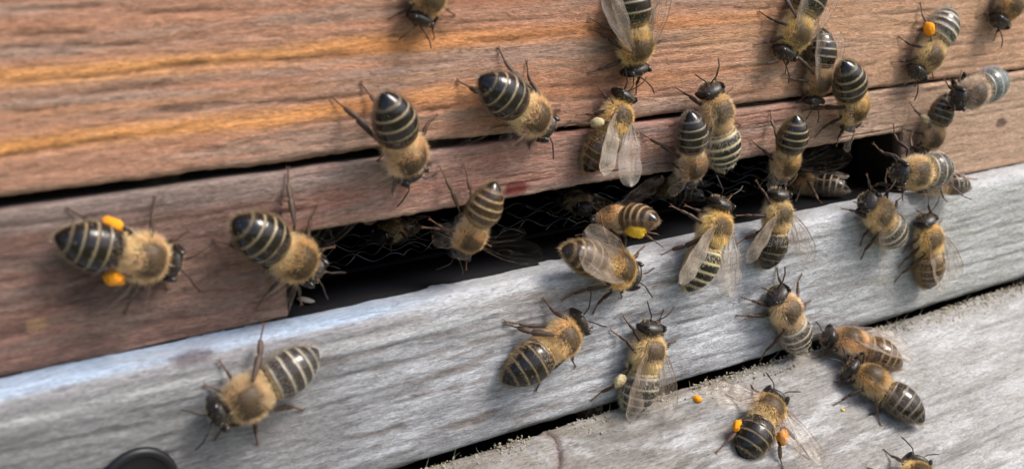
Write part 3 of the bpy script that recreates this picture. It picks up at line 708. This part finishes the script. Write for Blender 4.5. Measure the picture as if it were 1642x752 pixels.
FORE = np.array([(0, 0), (.10, .055), (.3, .095), (.55, .10), (.78, .085), (.92, .03), (.99, -.07), (1.0, -.13), (.965, -.22), (.88, -.285), (.75, -.315), (.62, -.305), (.45, -.26), (.28, -.19), (.14, -.115), (.04, -.05)])
HIND = np.array([(0, 0), (.15, .05), (.4, .075), (.7, .06), (.9, .0), (1.0, -.10), (.95, -.2), (.78, -.27), (.55, -.285), (.3, -.23), (.12, -.13), (.03, -.05)])
FV = [[(0, 0), (.3, .085), (.55, .092), (.70, .082)], [(.02, -.01), (.3, .035), (.5, .035), (.56, .06)], [(.28, .03), (.33, -.05), (.45, -.075), (.62, -.07), (.80, -.10)], [(.03, -.02), (.3, -.09), (.36, -.135), (.55, -.18), (.70, -.22)],
      [(.5, .035), (.52, -.03), (.45, -.075)], [(.55, .045), (.66, .0), (.80, -.02), (.9, -.01)], [(.52, -.03), (.66, -.06)], [(.36, -.135), (.34, -.05)], [(.62, -.07), (.56, -.18)], [(.02, -.03), (.2, -.12), (.36, -.2)], [(.70, .08), (.86, .02), (.80, -.02)], [(.8, -.1), (.87, -.2)]]
HV = [[(0, 0), (.4, .05), (.7, .045)], [(.02, -.02), (.35, -.06), (.6, -.09), (.85, -.1)], [(.3, -.05), (.45, -.16), (.6, -.24)], [(.02, -.03), (.25, -.15)]]
def wing_mesh(outline, length, sgn):
    o = outline.copy()
    # inner grid: strips from the leading to the trailing edge
    xs = np.linspace(.0, .995, 22); half = np.argmax(o[:, 0])
    lead = o[:half + 1]; trail = np.concatenate([o[half:], o[:1]])[::-1]
    zl = np.interp(xs, lead[:, 0], lead[:, 1]); zt = np.interp(xs, trail[:, 0], trail[:, 1])
    nv = 7; V = []
    for x, a, b in zip(xs, zl, zt):
        for j in range(nv):
            f = j / (nv - 1); y = a + (b - a) * f
            z = .018 * math.sin(f * math.pi * 3 + x * 2) * (0.3 + x) - .05 * x * x + .012 * math.sin(x * 19)
            V.append((x, y, z))
    V = np.array(V)
    q = grid_quads(len(xs), nv)
    return V, q
def wing_z(x, y): return -.05 * x * x + .012 * np.sin(x * 19) + .006
def vein_mesh(veins, outline, length, thick=.8):
    VV = []; QQ = []; PP = []; o_ = 0
    paths = [np.array(v) for v in veins] + [outline[:np.argmax(outline[:, 0]) + 1]]
    for i, v in enumerate(paths):
        v = np.array(v, float); n = 9; s = np.linspace(0, len(v) - 1, n); P = np.stack([np.interp(s, np.arange(len(v)), v[:, 0]), np.interp(s, np.arange(len(v)), v[:, 1])], -1)
        P3 = np.concatenate([P, wing_z(P[:, 0], P[:, 1])[:, None]], 1) * length
        r = np.linspace(.055, .028, n) if i else np.linspace(.08, .04, n)
        a, b, c = tube(P3, r * thick, 4); VV.append(a); QQ.append(b + o_); PP += [[k + o_ for k in x] for x in c]; o_ += len(a)
    return np.concatenate(VV), np.concatenate(QQ), PP

def rot(axis, ang):
    return np.array(Matrix.Rotation(ang, 3, axis))

SURF = {  # origin point and outward normal of what the bees stand on
    'wall': (np.array([0, 0.45, 20.]), np.array([0, -1., 0])),
    'strip': (np.array([0, -0.05, 5.]), np.array([0, -1., 0])),
    'rim': (np.array([0, RIM_Y - .05, -15.]), np.array([0, -1., 0])),
    'plank': (PO.copy(), PN.copy()),
    'floor': (np.array([0, 10., Z_FLOOR + .05]), np.array([0, 0, 1.])),
}
LENS = {'F': (1.9, 1.7, 1.0, 1.3), 'M': (2.15, 2.0, 1.25, 1.4), 'H': (2.5, 2.9, 1.9, 1.5)}
HIPS = {'F': (1.25, .85, -1.45), 'M': (.1, 1.05, -1.6), 'H': (-1.15, .95, -1.5)}
FEET = {'F': (4.5, 3.5), 'M': (.3, 6.1), 'H': (-4.8, 5.6)}

VAR = {
    'dark':  dict(dark=(.006, .0055, .006), warm=(.10, .055, .02), warmth=.10, pale=(.36, .285, .165), fur=(.93, .69, .33)),
    'bold':  dict(dark=(.012, .011, .011), warm=(.10, .055, .02), warmth=.05, pale=(.66, .58, .34), fur=(.95, .68, .28)),
    'grey':  dict(dark=(.028, .026, .026), warm=(.12, .08, .045), warmth=.25, pale=(.55, .50, .38), fur=(.90, .68, .36)),
    'ashy':  dict(dark=(.10, .115, .11), warm=(.12, .11, .08), warmth=.1, pale=(.5, .5, .42), fur=(.75, .62, .38)),
    'brown': dict(dark=(.026, .015, .010), warm=(.17, .085, .03), warmth=.45, pale=(.40, .29, .145), fur=(.95, .66, .28)),
    'black': dict(dark=(.010, .008, .007), warm=(.06, .032, .015), warmth=.30, pale=(.30, .25, .17), fur=(.78, .53, .23)),
}

BEE_N = 0
def bee(label, tail, head, surf, pitch=0., roll=0., var='dark', band=.20, bandmix=.85, bald=.5, furry=1.0, droop=.35, lat=0., ab_len=6.8,
        wings=('fan', 78, 78), lift=None, pollen=None, feet=None, height=0., turn=0., smin=.93, smax=1.16, antenna=(.0, .0), legs=True, fly=False, z_off=0., pollen_size=1.0, milky=False, slim=1.0):
    global BEE_N
    BEE_N += 1; seed = BEE_N * 17 + 3
    rng = np.random.default_rng(seed); rr = random.Random(seed)
    p = dict(VAR[var]); p.update(band=band, bandmix=bandmix, bald=bald, furry=furry, droop=droop, lat=lat, ab_len=ab_len, seed=seed, head_turn=turn, thorax=(.065, .038, .016), furlight=np.array([1., 1. + rr.uniform(-.07, -.01), 1. + rr.uniform(-.1, .3)]) * rr.uniform(.86, 1.15), fat=slim * rr.uniform(.94, 1.05)); p['ab_len'] *= rr.uniform(.95, 1.05); p['band'] *= rr.uniform(.8, 1.2) * {'dark': .82, 'black': .8, 'brown': .85}.get(var, 1.0); p['first'] = rr.uniform(.15, .45) if var == 'dark' else .8; p['bald'] = min(1, p['bald'] * rr.uniform(.8, 1.3))
    (bv, bq, bp_, bc), (hv, hq, ht, hc, hn), tailp = build_body(p, rng)
    pr = math.radians(pitch); z0 = 2.3 + height + (2.4 * math.sin(pr) if pr > 0 else 4.5 * math.sin(-pr))
    Rb = rot('Y', pr) @ rot('X', math.radians(roll))
    def B(x): return np.asarray(x) @ Rb.T + np.array([0, 0, z0])
    # --- stand the bee on its surface so that its head and tail fall where they should
    So, Sn = SURF[surf]
    So = So + Sn * z_off
    hl = B((3.8, turn, -.5)); tl = B(tailp)
    Ht, Tt = np.array(head, float), np.array(tail, float)
    ex = np.array([1., 0, 0]) - Sn * Sn[0]; ex /= np.linalg.norm(ex); ey = np.cross(Sn, ex)
    c0 = hit(*((Ht + Tt) / 2), So + Sn * 2.3, Sn) - Sn * 2.3
    hh = hit(*Ht, So + Sn * 2.3, Sn) - hit(*Tt, So + Sn * 2.3, Sn)
    x = np.array([(c0 - So) @ ex, (c0 - So) @ ey, math.atan2(hh @ ey, hh @ ex), 1.05])
    def frame(x):
        fx = ex * math.cos(x[2]) + ey * math.sin(x[2]); fy = np.cross(Sn, fx)
        return So + ex * x[0] + ey * x[1], np.stack([fx, fy, Sn], 1)
    def res(x):
        O, M = frame(x); return np.concatenate([proj(O + M @ (hl * x[3])) - Ht, proj(O + M @ (tl * x[3])) - Tt])
    def newton(x, k, it):
        for _ in range(it):
            r0 = res(x); J = np.stack([(res(x + np.eye(4)[i] * 1e-3) - r0) / 1e-3 for i in range(4)], 1)[:, :k]
            st = np.linalg.lstsq(J, -r0, rcond=None)[0]; st = np.clip(st, -8, 8); st[2] = np.clip(st[2], -.4, .4)
            if k == 4: st[3] = np.clip(st[3], -.1, .1)
            x = x.copy(); x[:k] += st; x[3] = np.clip(x[3], .5, 1.8)
        return x
    x = newton(x, 4, 25); sc_raw = x[3]
    x[3] = min(max(x[3], smin), smax); x = newton(x, 3, 15)
    O, M = frame(x); s = x[3]
    print("bee %2d scale wanted %.2f used %.2f  err %s  %s" % (BEE_N, sc_raw, s, res(x).round(0), label[:40]))
    root = bpy.data.objects.new("honey_bee", None); root.empty_display_size = .004; col.objects.link(root)
    mw = Matrix(((*M[0], O[0] * MM), (*M[1], O[1] * MM), (*M[2], O[2] * MM), (0, 0, 0, 1))); root.matrix_world = mw
    tag(root, label, "bee", "honey bees around the hive entrance")
    b = link_mesh("body", B(bv) * s, quads=bq, polys=bp_, mat=M_body, colr=bc, parent=root)
    link_mesh("fur", B(hv) * s, quads=hq, tris=ht, mat=M_fur, colr=hc, parent=b, smooth=False)["kind"] = "stuff"
    # eyes
    th = np.linspace(0, math.pi, 11)[:, None]; ph = (np.arange(16) * 2 * math.pi / 16)[None, :]
    S = np.stack([np.sin(th) * np.cos(ph), np.sin(th) * np.sin(ph), np.cos(th) * np.ones_like(ph)], -1).reshape(-1, 3)
    for sg in (1, -1):
        e = S * np.array([.62, .42, 1.22]); e[:, 0] += .12 * (e[:, 2] ** 2)
        e = e @ rot('X', sg * .16).T @ rot('Z', sg * .28).T + np.array([2.98 , sg * 1.50 + turn * .5, -.30])
        link_mesh("eye", B(e) * s, quads=grid_quads(11, 16, True), mat=M_eye, parent=root)
        # antenna: scape and elbowed flagellum
        a0 = np.array([3.82, sg * .32 + turn * .8, -.55]); ao = math.radians(28 + rr.uniform(-8, 14)) * sg + antenna[0 if sg > 0 else 1]
        a1 = a0 + 1.45 * np.array([math.cos(ao) * .75, math.sin(ao), .52]); bo = ao * 1.25 + rr.uniform(-.15, .15)
        a2 = a1 + 2.3 * np.array([math.cos(bo) * .95, math.sin(bo), -.10 + rr.uniform(-.2, .12)])
        am = (a1 + a2) / 2 + np.array([0, sg * .14, .14])
        V, q, pl = tube(B(np.array([a0, a0 * .5 + a1 * .5, a1 * .97 + a0 * .03, a1 + (am - a1) * .12, am, a2 * .8 + am * .2, a2])) * s, np.array([.085, .085, .08, .095, .095, .09, .04]) * s, 6)
        cc = np.tile(np.array([[.03, .02, .015]]), (len(V), 1)); link_mesh("antenna", V, quads=q, polys=pl, mat=M_leg, colr=cc, parent=root)
        # wings
        kind, wl_, wr_ = wings
        if kind != 'none':
            ang = math.radians(wl_ if sg > 0 else wr_)
            fan = kind == 'fan'
            for nm, outl, veins, ln_, at_, da, dz in (("forewing", FORE, FV, 9.1, (.35, 1.55, 1.15), 0, 0.0), ("hindwing", HIND, HV, 6.4, (-.45, 1.50, .95), -.14 if not fan else -.42, -.10)):
                Vw, qw = wing_mesh(outl, ln_, sg); Vw = Vw * ln_; Vv, qv, pv = vein_mesh(veins, outl, ln_, .3 if fan else .6)
                def place(Vx):
                    Vx = Vx.copy()
                    Vx = Vx @ rot('X', -.25 if fan else -.10).T
                    el = math.radians((lift if lift is not None else (28 if fan else 3)) + (0 if nm == "forewing" else -5))
                    Vx = Vx @ rot('Y', -el).T                          # tip lifted
                    a_ = math.pi - (ang + da) if True else 0
                    Vx = Vx @ rot('Z', a_).T                           # local +x -> backwards and outwards on the left side
                    Vx = Vx * np.array([1, sg, 1]) + np.array([at_[0], sg * at_[1], at_[2] + dz])
                    return Vx
                # mirror of the leading edge: it must face outwards and forwards
                Vw[:, 1] *= -1; Vv[:, 1] *= -1
                w = link_mesh(nm, B(place(Vw)) * s, quads=qw, mat=M_wing_clear if fan else (M_wing_milky if milky else M_wing), parent=root)
                link_mesh("veins", B(place(Vv)) * s, quads=qv, polys=pv, mat=M_vein_pale if fan else M_vein, parent=w)
    # legs
    for sg, sn in ((1, 'L'), (-1, 'R')):
        for lg in 'FMH':
            hx, hy, hz = HIPS[lg]; hip = B((hx, sg * hy, hz))
            if feet and sn + lg in feet:
                fp = hit(*feet[sn + lg], So + Sn * .12 * s, Sn); fl = M.T @ (fp - O) / s
                fl = np.array(fl)
            else:
                fx, fy = FEET[lg]
                fl = np.array([fx + rr.uniform(-.7, .7), sg * (fy + rr.uniform(-.6, .5)), .12])
                if fly: fl = hip + np.array([(-1.6 if lg == 'H' else .6), sg * 1.3, -2.2]) + np.array([0, 0, rr.uniform(-.3, .3)])
            lm = sum(LENS[lg]) * 1.02; dv = fl - hip; L = np.linalg.norm(dv)
            if L > lm: fl = hip + dv / L * lm
            up = np.array([.15 if lg == 'F' else (-.1 if lg == 'M' else -.35), sg * .75, 1.0])
            V, q, pl, C, knee, ank = leg_mesh(hip, fl, up, LENS[lg], lg == 'H', rng, (.022, .013, .009), (.15, .075, .04) if var != 'brown' else (.20, .095, .045))
            lo = link_mesh("leg", V * s, quads=q, polys=pl, mat=M_leg, colr=C, parent=root)
            # fringe hairs along the limb
            if pollen and lg == 'H' and (pollen.get(sn)):
                ctr = knee * .38 + ank * .62 + np.array([0, sg * .28, .25])
                ax = ank - knee; ax /= np.linalg.norm(ax)
                k = S.copy(); k *= (1 + .3 * (vn(k[:, 0] * 2.6 + seed, k[:, 1] * 2.6 + k[:, 2] * 1.7, seed) - .5) * 2)[:, None]
                k *= np.array([.80, .74, 1.05]) * pollen_size * (.88 if pollen[sn] == 'pale' else 1.)
                A = np.array(Vector((0, 0, 1)).rotation_difference(Vector(ax)).to_matrix())
                link_mesh("pollen_load", (k @ A.T + ctr) * s, quads=grid_quads(11, 16, True), mat=M_pollen[pollen[sn]], parent=root)
    return root

# tail pixel, head pixel in the photograph, surface it clings to
bee("bee at the top edge with only its dark head and shaggy front in the picture", (716, -100), (672, 38), 'wall', var='black', wings=('fan', 60, 75), bald=.7)
bee("bee walking head down near the top middle, wings half open, antennae towards another bee", (1000, -45), (1020, 122), 'wall', var='dark', wings=('fold', 24, 32), lift=6, bald=.55, feet={'RF': (945, 118), 'RM': (948, 46), 'LF': (1020, 150)})
bee("dark-headed bee hanging head down at the top right, partly cut off by the picture edge", (1312, -48), (1252, 96), 'wall', var='dark', wings=('fold', 10, 14), bald=.4)
bee("bee squeezed behind two others over the board joint, its wings folded", (1318, 45), (1303, 168), 'wall', var='black', wings=('fold', 10, 14), bald=.4)
bee("small striped bee head down on the board joint, right of the squeezed pair", (1352, 98), (1368, 200), 'strip', pitch=18, var='dark', wings=('fan', 82, 70), furry=1.1)
bee("bee with one bright orange pollen load at the upper right", (1524, 12), (1466, 124), 'wall', var='grey', band=.28, wings=('fan', 80, 66), pollen={'R': 'orange'}, feet={'RM': (1442, 60), 'RH': (1476, 6)})
bee("blurred bee in the top right corner, only its front half in the picture", (1650, -70), (1598, 42), 'wall', var='brown', wings=('fan', 70, 70))
bee("dark bee hovering before the strip near the right edge, round abdomen rightwards", (1622, 124), (1518, 160), 'strip', z_off=6, fly=True, var='ashy', band=.14, wings=('fan', 60, 78), lift=35, furry=.8)
bee("yellow-faced bee climbing down the strip beside the right end of the slot", (1518, 150), (1478, 250), 'strip', pitch=10, var='dark', band=.26, wings=('fan', 78, 78), pollen={'R': 'pale'}, furry=1.2)
bee("fanning bee on the upper board with its tail to the upper left, above the joint", (763, 122), (886, 212), 'wall', pitch=8, var='dark', band=.16, wings=('fan', 84, 70), feet={'LH': (800, 78), 'RH': (735, 130), 'RM': (790, 205), 'LM': (845, 100)})
bee("fanning bee straddling the joint with its abdomen raised, hind leg stretched far left", (612, 147), (662, 285), 'wall', pitch=24, var='dark', band=.15, wings=('fan', 80, 80), furry=1.15, feet={'RH': (535, 158), 'LH': (580, 135), 'RM': (600, 262)})
bee("large bee at far left carrying two bright orange pollen loads", (87, 378), (288, 424), 'strip', pitch=4, var='dark', band=.15, wings=('fan', 72, 72), pollen={'L': 'orange', 'R': 'orange'}, feet={'LH': (110, 335), 'RH': (115, 450)})
bee("fanning bee at the left corner of the slot, its yellow front over the dark opening", (366, 346), (518, 444), 'strip', pitch=12, var='dark', band=.18, wings=('fan', 84, 72), furry=1.2, bald=.25, feet={'LH': (462, 272), 'RH': (345, 385)})
bee("bee hanging head down into the middle of the slot, brown banded abdomen above", (792, 300), (734, 402), 'strip', pitch=22, var='brown', band=.30, wings=('fan', 80, 80), furry=1.25, bald=.2, feet={'RH': (700, 255), 'LH': (742, 252), 'RF': (690, 352)})
bee("bee climbing head up on the strip with one long glassy wing hanging and pale pollen", (938, 275), (1004, 146), 'strip', var='brown', band=.18, bandmix=.55, droop=.5, wings=('fold', 2, 26), lift=16, milky=True, pollen={'L': 'pale'}, feet={'LF': (957, 138), 'LM': (925, 185)})
bee("black and orange bee head down on the slot's upper lip, left of a striped bee", (1106, 178), (1104, 298), 'strip', pitch=16, var='black', wings=('fan', 50, 75), furry=.9, feet={'RH': (1030, 215), 'RM': (1055, 262)})
bee("boldly striped bee with black and cream abdomen hanging tail down over the slot", (1168, 283), (1132, 128), 'strip', var='bold', band=.26, bandmix=1., wings=('fan', 70, 95), droop=.25, height=.6, furry=1.2, bald=.45)
bee("bee on the slot's upper lip with raised striped abdomen, right of the middle", (1277, 184), (1246, 292), 'strip', pitch=22, var='dark', band=.20, wings=('fan', 80, 80), furry=1.1, feet={'RH': (1235, 178), 'RM': (1205, 225)})
bee("shaded bee inside the slot lying sideways, pale bands towards the right", (1362, 305), (1255, 296), 'floor', pitch=4, var='black', band=.26, bandmix=1., wings=('fold', 14, 14), smin=.85)
bee("bee entering the slot tail outwards with a big yellow pollen ball", (1052, 348), (956, 366), 'floor', z_off=3.6, pitch=16, var='brown', band=.30, wings=('fan', 60, 60), pollen={'L': 'yellow'}, pollen_size=1.5, feet={'LH': (1120, 418), 'LM': (1010, 410)}, furry=1.1)
bee("bee leaving the slot head down to the right, smoky wing spread up to the left", (898, 398), (1024, 446), 'rim', var='brown', band=.28, roll=-18, slim=.88, wings=('fold', 9, 4), lift=10, furry=1.2)
bee("bee on the slot's lower edge with pinkish wings parted over a black tipped abdomen", (1103, 468), (1158, 318), 'rim', milky=True, var='bold', band=.24, bandmix=1., wings=('fold', 30, 26), lift=8, furry=1.2, bald=.2, feet={'LF': (1100, 330)})
bee("bee heading into the slot with a broad black abdomen and a wing to the left", (1226, 432), (1250, 304), 'rim', var='dark', band=.15, wings=('fold', 52, 40), lift=10, furry=1.1, bald=.2)
bee("slender grey banded bee on the grey board reaching up to a bee above", (1302, 578), (1226, 450), 'rim', var='grey', band=.30, bandmix=1., wings=('fan', 25, 25), bald=1., ab_len=6.4, feet={'LF': (1178, 474), 'LM': (1182, 506), 'RF': (1246, 430)})
bee("bee walking up left out of the slot's right side with grey banded abdomen", (1476, 412), (1354, 298), 'rim', var='grey', band=.30, bandmix=1., wings=('fan', 70, 55), furry=1.2, bald=.3, feet={'LM': (1380, 392), 'LF': (1350, 335)})
bee("pale-rimmed bee on the right end of the slot's lower edge, facing left", (1536, 272), (1422, 276), 'rim', height=2.5, var='grey', band=.2, wings=('fan', 60, 60), furry=1.1, bald=.4)
bee("rusty brown banded bee with closed wings on the grey board at the far right", (1492, 472), (1478, 338), 'rim', var='brown', band=.22, wings=('fold', -4, 22), lift=8, feet={'LM': (1442, 428), 'LF': (1448, 405)})
bee("dim bee behind the pale-rimmed one where the strip meets the grey ledge", (1556, 300), (1470, 300), 'floor', var='black', band=.3, bandmix=1., wings=('fold', 12, 12), smin=.8)
bee("golden-furred bee on the grey board at the lower left, facing left", (516, 558), (334, 672), 'rim', var='grey', slim=.93, band=.17, bandmix=.7, wings=('fan', 80, 80), furry=1.3, bald=.9, feet={'RF': (330, 618), 'RM': (352, 578)})
bee("honey-coloured bee on the middle of the grey board, facing right, wings unseen", (802, 614), (940, 508), 'rim', var='dark', band=.20, bandmix=.95, wings=('fan', 85, 70), furry=1.3, bald=.8, feet={'LM': (810, 515), 'LF': (872, 480), 'LH': (812, 520)})
bee("bee with clear wings in a V and pale pollen ball, at the lower crack", (1008, 668), (1046, 514), 'rim', var='grey', band=.22, wings=('fold', 14, 22), lift=9, bald=.95, furry=1.1, pollen={'L': 'pale'}, feet={'LF': (1000, 508), 'LM': (980, 530), 'LH': (950, 640)})
bee("bee lying along the crack with lilac glossy wings, behind a darker bee", (1456, 586), (1312, 538), 'plank', var='brown', band=.24, wings=('fold', 8, 10), lift=5, furry=1.2, height=.8, roll=10)
bee("dark bee standing on tall legs on the landing plank, black shiny abdomen to lower right", (1484, 678), (1356, 584), 'plank', var='black', band=.26, bandmix=.8, wings=('fan', 50, 20), height=.5, bald=.7, feet={'LF': (1340, 612), 'LM': (1338, 648), 'LH': (1412, 680)})
bee("bee seen from behind on the landing plank with two orange pollen loads and spread wings", (1186, 736), (1246, 632), 'plank', pitch=-4, var='dark', band=.16, wings=('fold', 62, 62), lift=4, droop=.75, pollen={'L': 'orange', 'R': 'orange'}, feet={'RH': (1256, 752), 'RM': (1304, 738), 'LH': (1140, 732)})
bee("bee at the bottom edge of the picture, only its yellow furry front showing", (1462, 880), (1478, 716), 'plank', var='dark', wings=('fan', 70, 70), furry=1.4, bald=.1)
bee("almost hidden dark bee deep inside the left part of the slot", (668, 366), (606, 378), 'floor', var='black', wings=('fold', 12, 12), smin=.85, furry=.25)
bee("almost hidden dark bee deep inside the slot behind the long-winged bee", (905, 318), (940, 335), 'floor', var='black', wings=('fold', 12, 12), smin=.85, furry=.6)
bee("dim bee inside the slot below the black and orange bee", (1130, 318), (1040, 300), 'floor', var='black', wings=('fold', 15, 15), smin=.85, furry=.8)

# ------------------------------------------------------------------ crumbs
def lump(name, pos, n, size, mat, seed, stretch=(1, 1, .6)):
    rg = np.random.default_rng(seed)
    th = np.linspace(0.0, math.pi, 7)[:, None]; ph = (np.arange(9) * 2 * math.pi / 9)[None, :]
    S = np.stack([np.sin(th) * np.cos(ph), np.sin(th) * np.sin(ph), np.cos(th) * np.ones_like(ph)], -1).reshape(-1, 3)
    S *= (0.75 + .5 * vn(S[:, 0] * 2 + seed, S[:, 1] * 2 + S[:, 2] * 1.3, seed))[:, None]
    S *= np.array(stretch) * size
    A = np.array(Vector((0, 0, 1)).rotation_difference(Vector(n)).to_matrix()) @ rot('Z', rg.uniform(0, 6))
    o = link_mesh(name, S @ A.T, quads=grid_quads(7, 9, True), mat=mat); o.location = Vector(np.asarray(pos) + np.asarray(n) * size * .35) * MM
    return o
tag(lump("pollen_crumb", hit(1117, 641, PO, PN), PN, .75, M_pollen["orange"], 3), "small orange pollen crumb on the landing plank left of the spread-winged bee", "crumb", "pollen crumbs on the landing plank")
tag(lump("pollen_crumb", hit(1351, 657, PO, PN), PN, .32, M_pollen["yellow"], 5), "tiny yellow crumb on the landing plank between two bees", "crumb", "pollen crumbs on the landing plank")
tag(lump("wood_chip", hit(490, 486, (0, 0, Z_FLOOR), (0, 0, 1)), (0, 0, 1), 1.2, flat_mat("chip_grey", (.13, .12, .115), rough=.8), 8, (1.2, .7, .25)), "grey wood chip on the dark floor at the slot's left end", "wood chip")
# dust, moss and wood crumbs caught in the crack above the landing plank: nobody could count them
rg = np.random.default_rng(12); VV = []; QQ = []; off = 0
th = np.linspace(0.0, math.pi, 5)[:, None]; ph = (np.arange(6) * 2 * math.pi / 6)[None, :]
SP = np.stack([np.sin(th) * np.cos(ph), np.sin(th) * np.sin(ph), np.cos(th) * np.ones_like(ph)], -1).reshape(-1, 3)
for i in range(2200):
    u = rg.uniform(-40, 135); v = abs(rg.normal(0, 1.5)) - .2; r = rg.uniform(.06, .26) * (1.5 if rg.random() < .06 else 1)
    if vn(np.array(u * .25), np.array(.5), 77) + rg.normal(0, .15) < .42: continue
    A = np.array(Matrix.Rotation(rg.uniform(0, 6), 3, Vector(rg.normal(0, 1, 3)).normalized()))
    P = (SP * np.array([1, rg.uniform(.3, 1), rg.uniform(.3, .9)]) * r * (1 + .3 * rg.normal(0, 1, (len(SP), 1)) * .5)) @ A.T + PO + np.array([u, 0, 0]) + PV * v + PN * (r * .3 - (.5 if v < .4 else 0))
    VV.append(P); QQ.append(grid_quads(5, 6, True) + off); off += len(P)
    if rg.random() < .14:   # a fibre standing up
        a = P.mean(0); d = PN * .6 + rg.normal(0, .6, 3); t, q2, _ = tube(np.array([a, a + d * .5, a + d * 1.0 + rg.normal(0, .15, 3)]), [.045, .035, .015], 3)
        VV.append(t); QQ.append(q2 + off); off += len(t)
deb = link_mesh("crack_debris", np.concatenate(VV), quads=np.concatenate(QQ), mat=M_crumb, smooth=False)
tag(deb, "dust, moss and wood crumbs caught along the crack above the landing plank", "debris", kind="stuff")
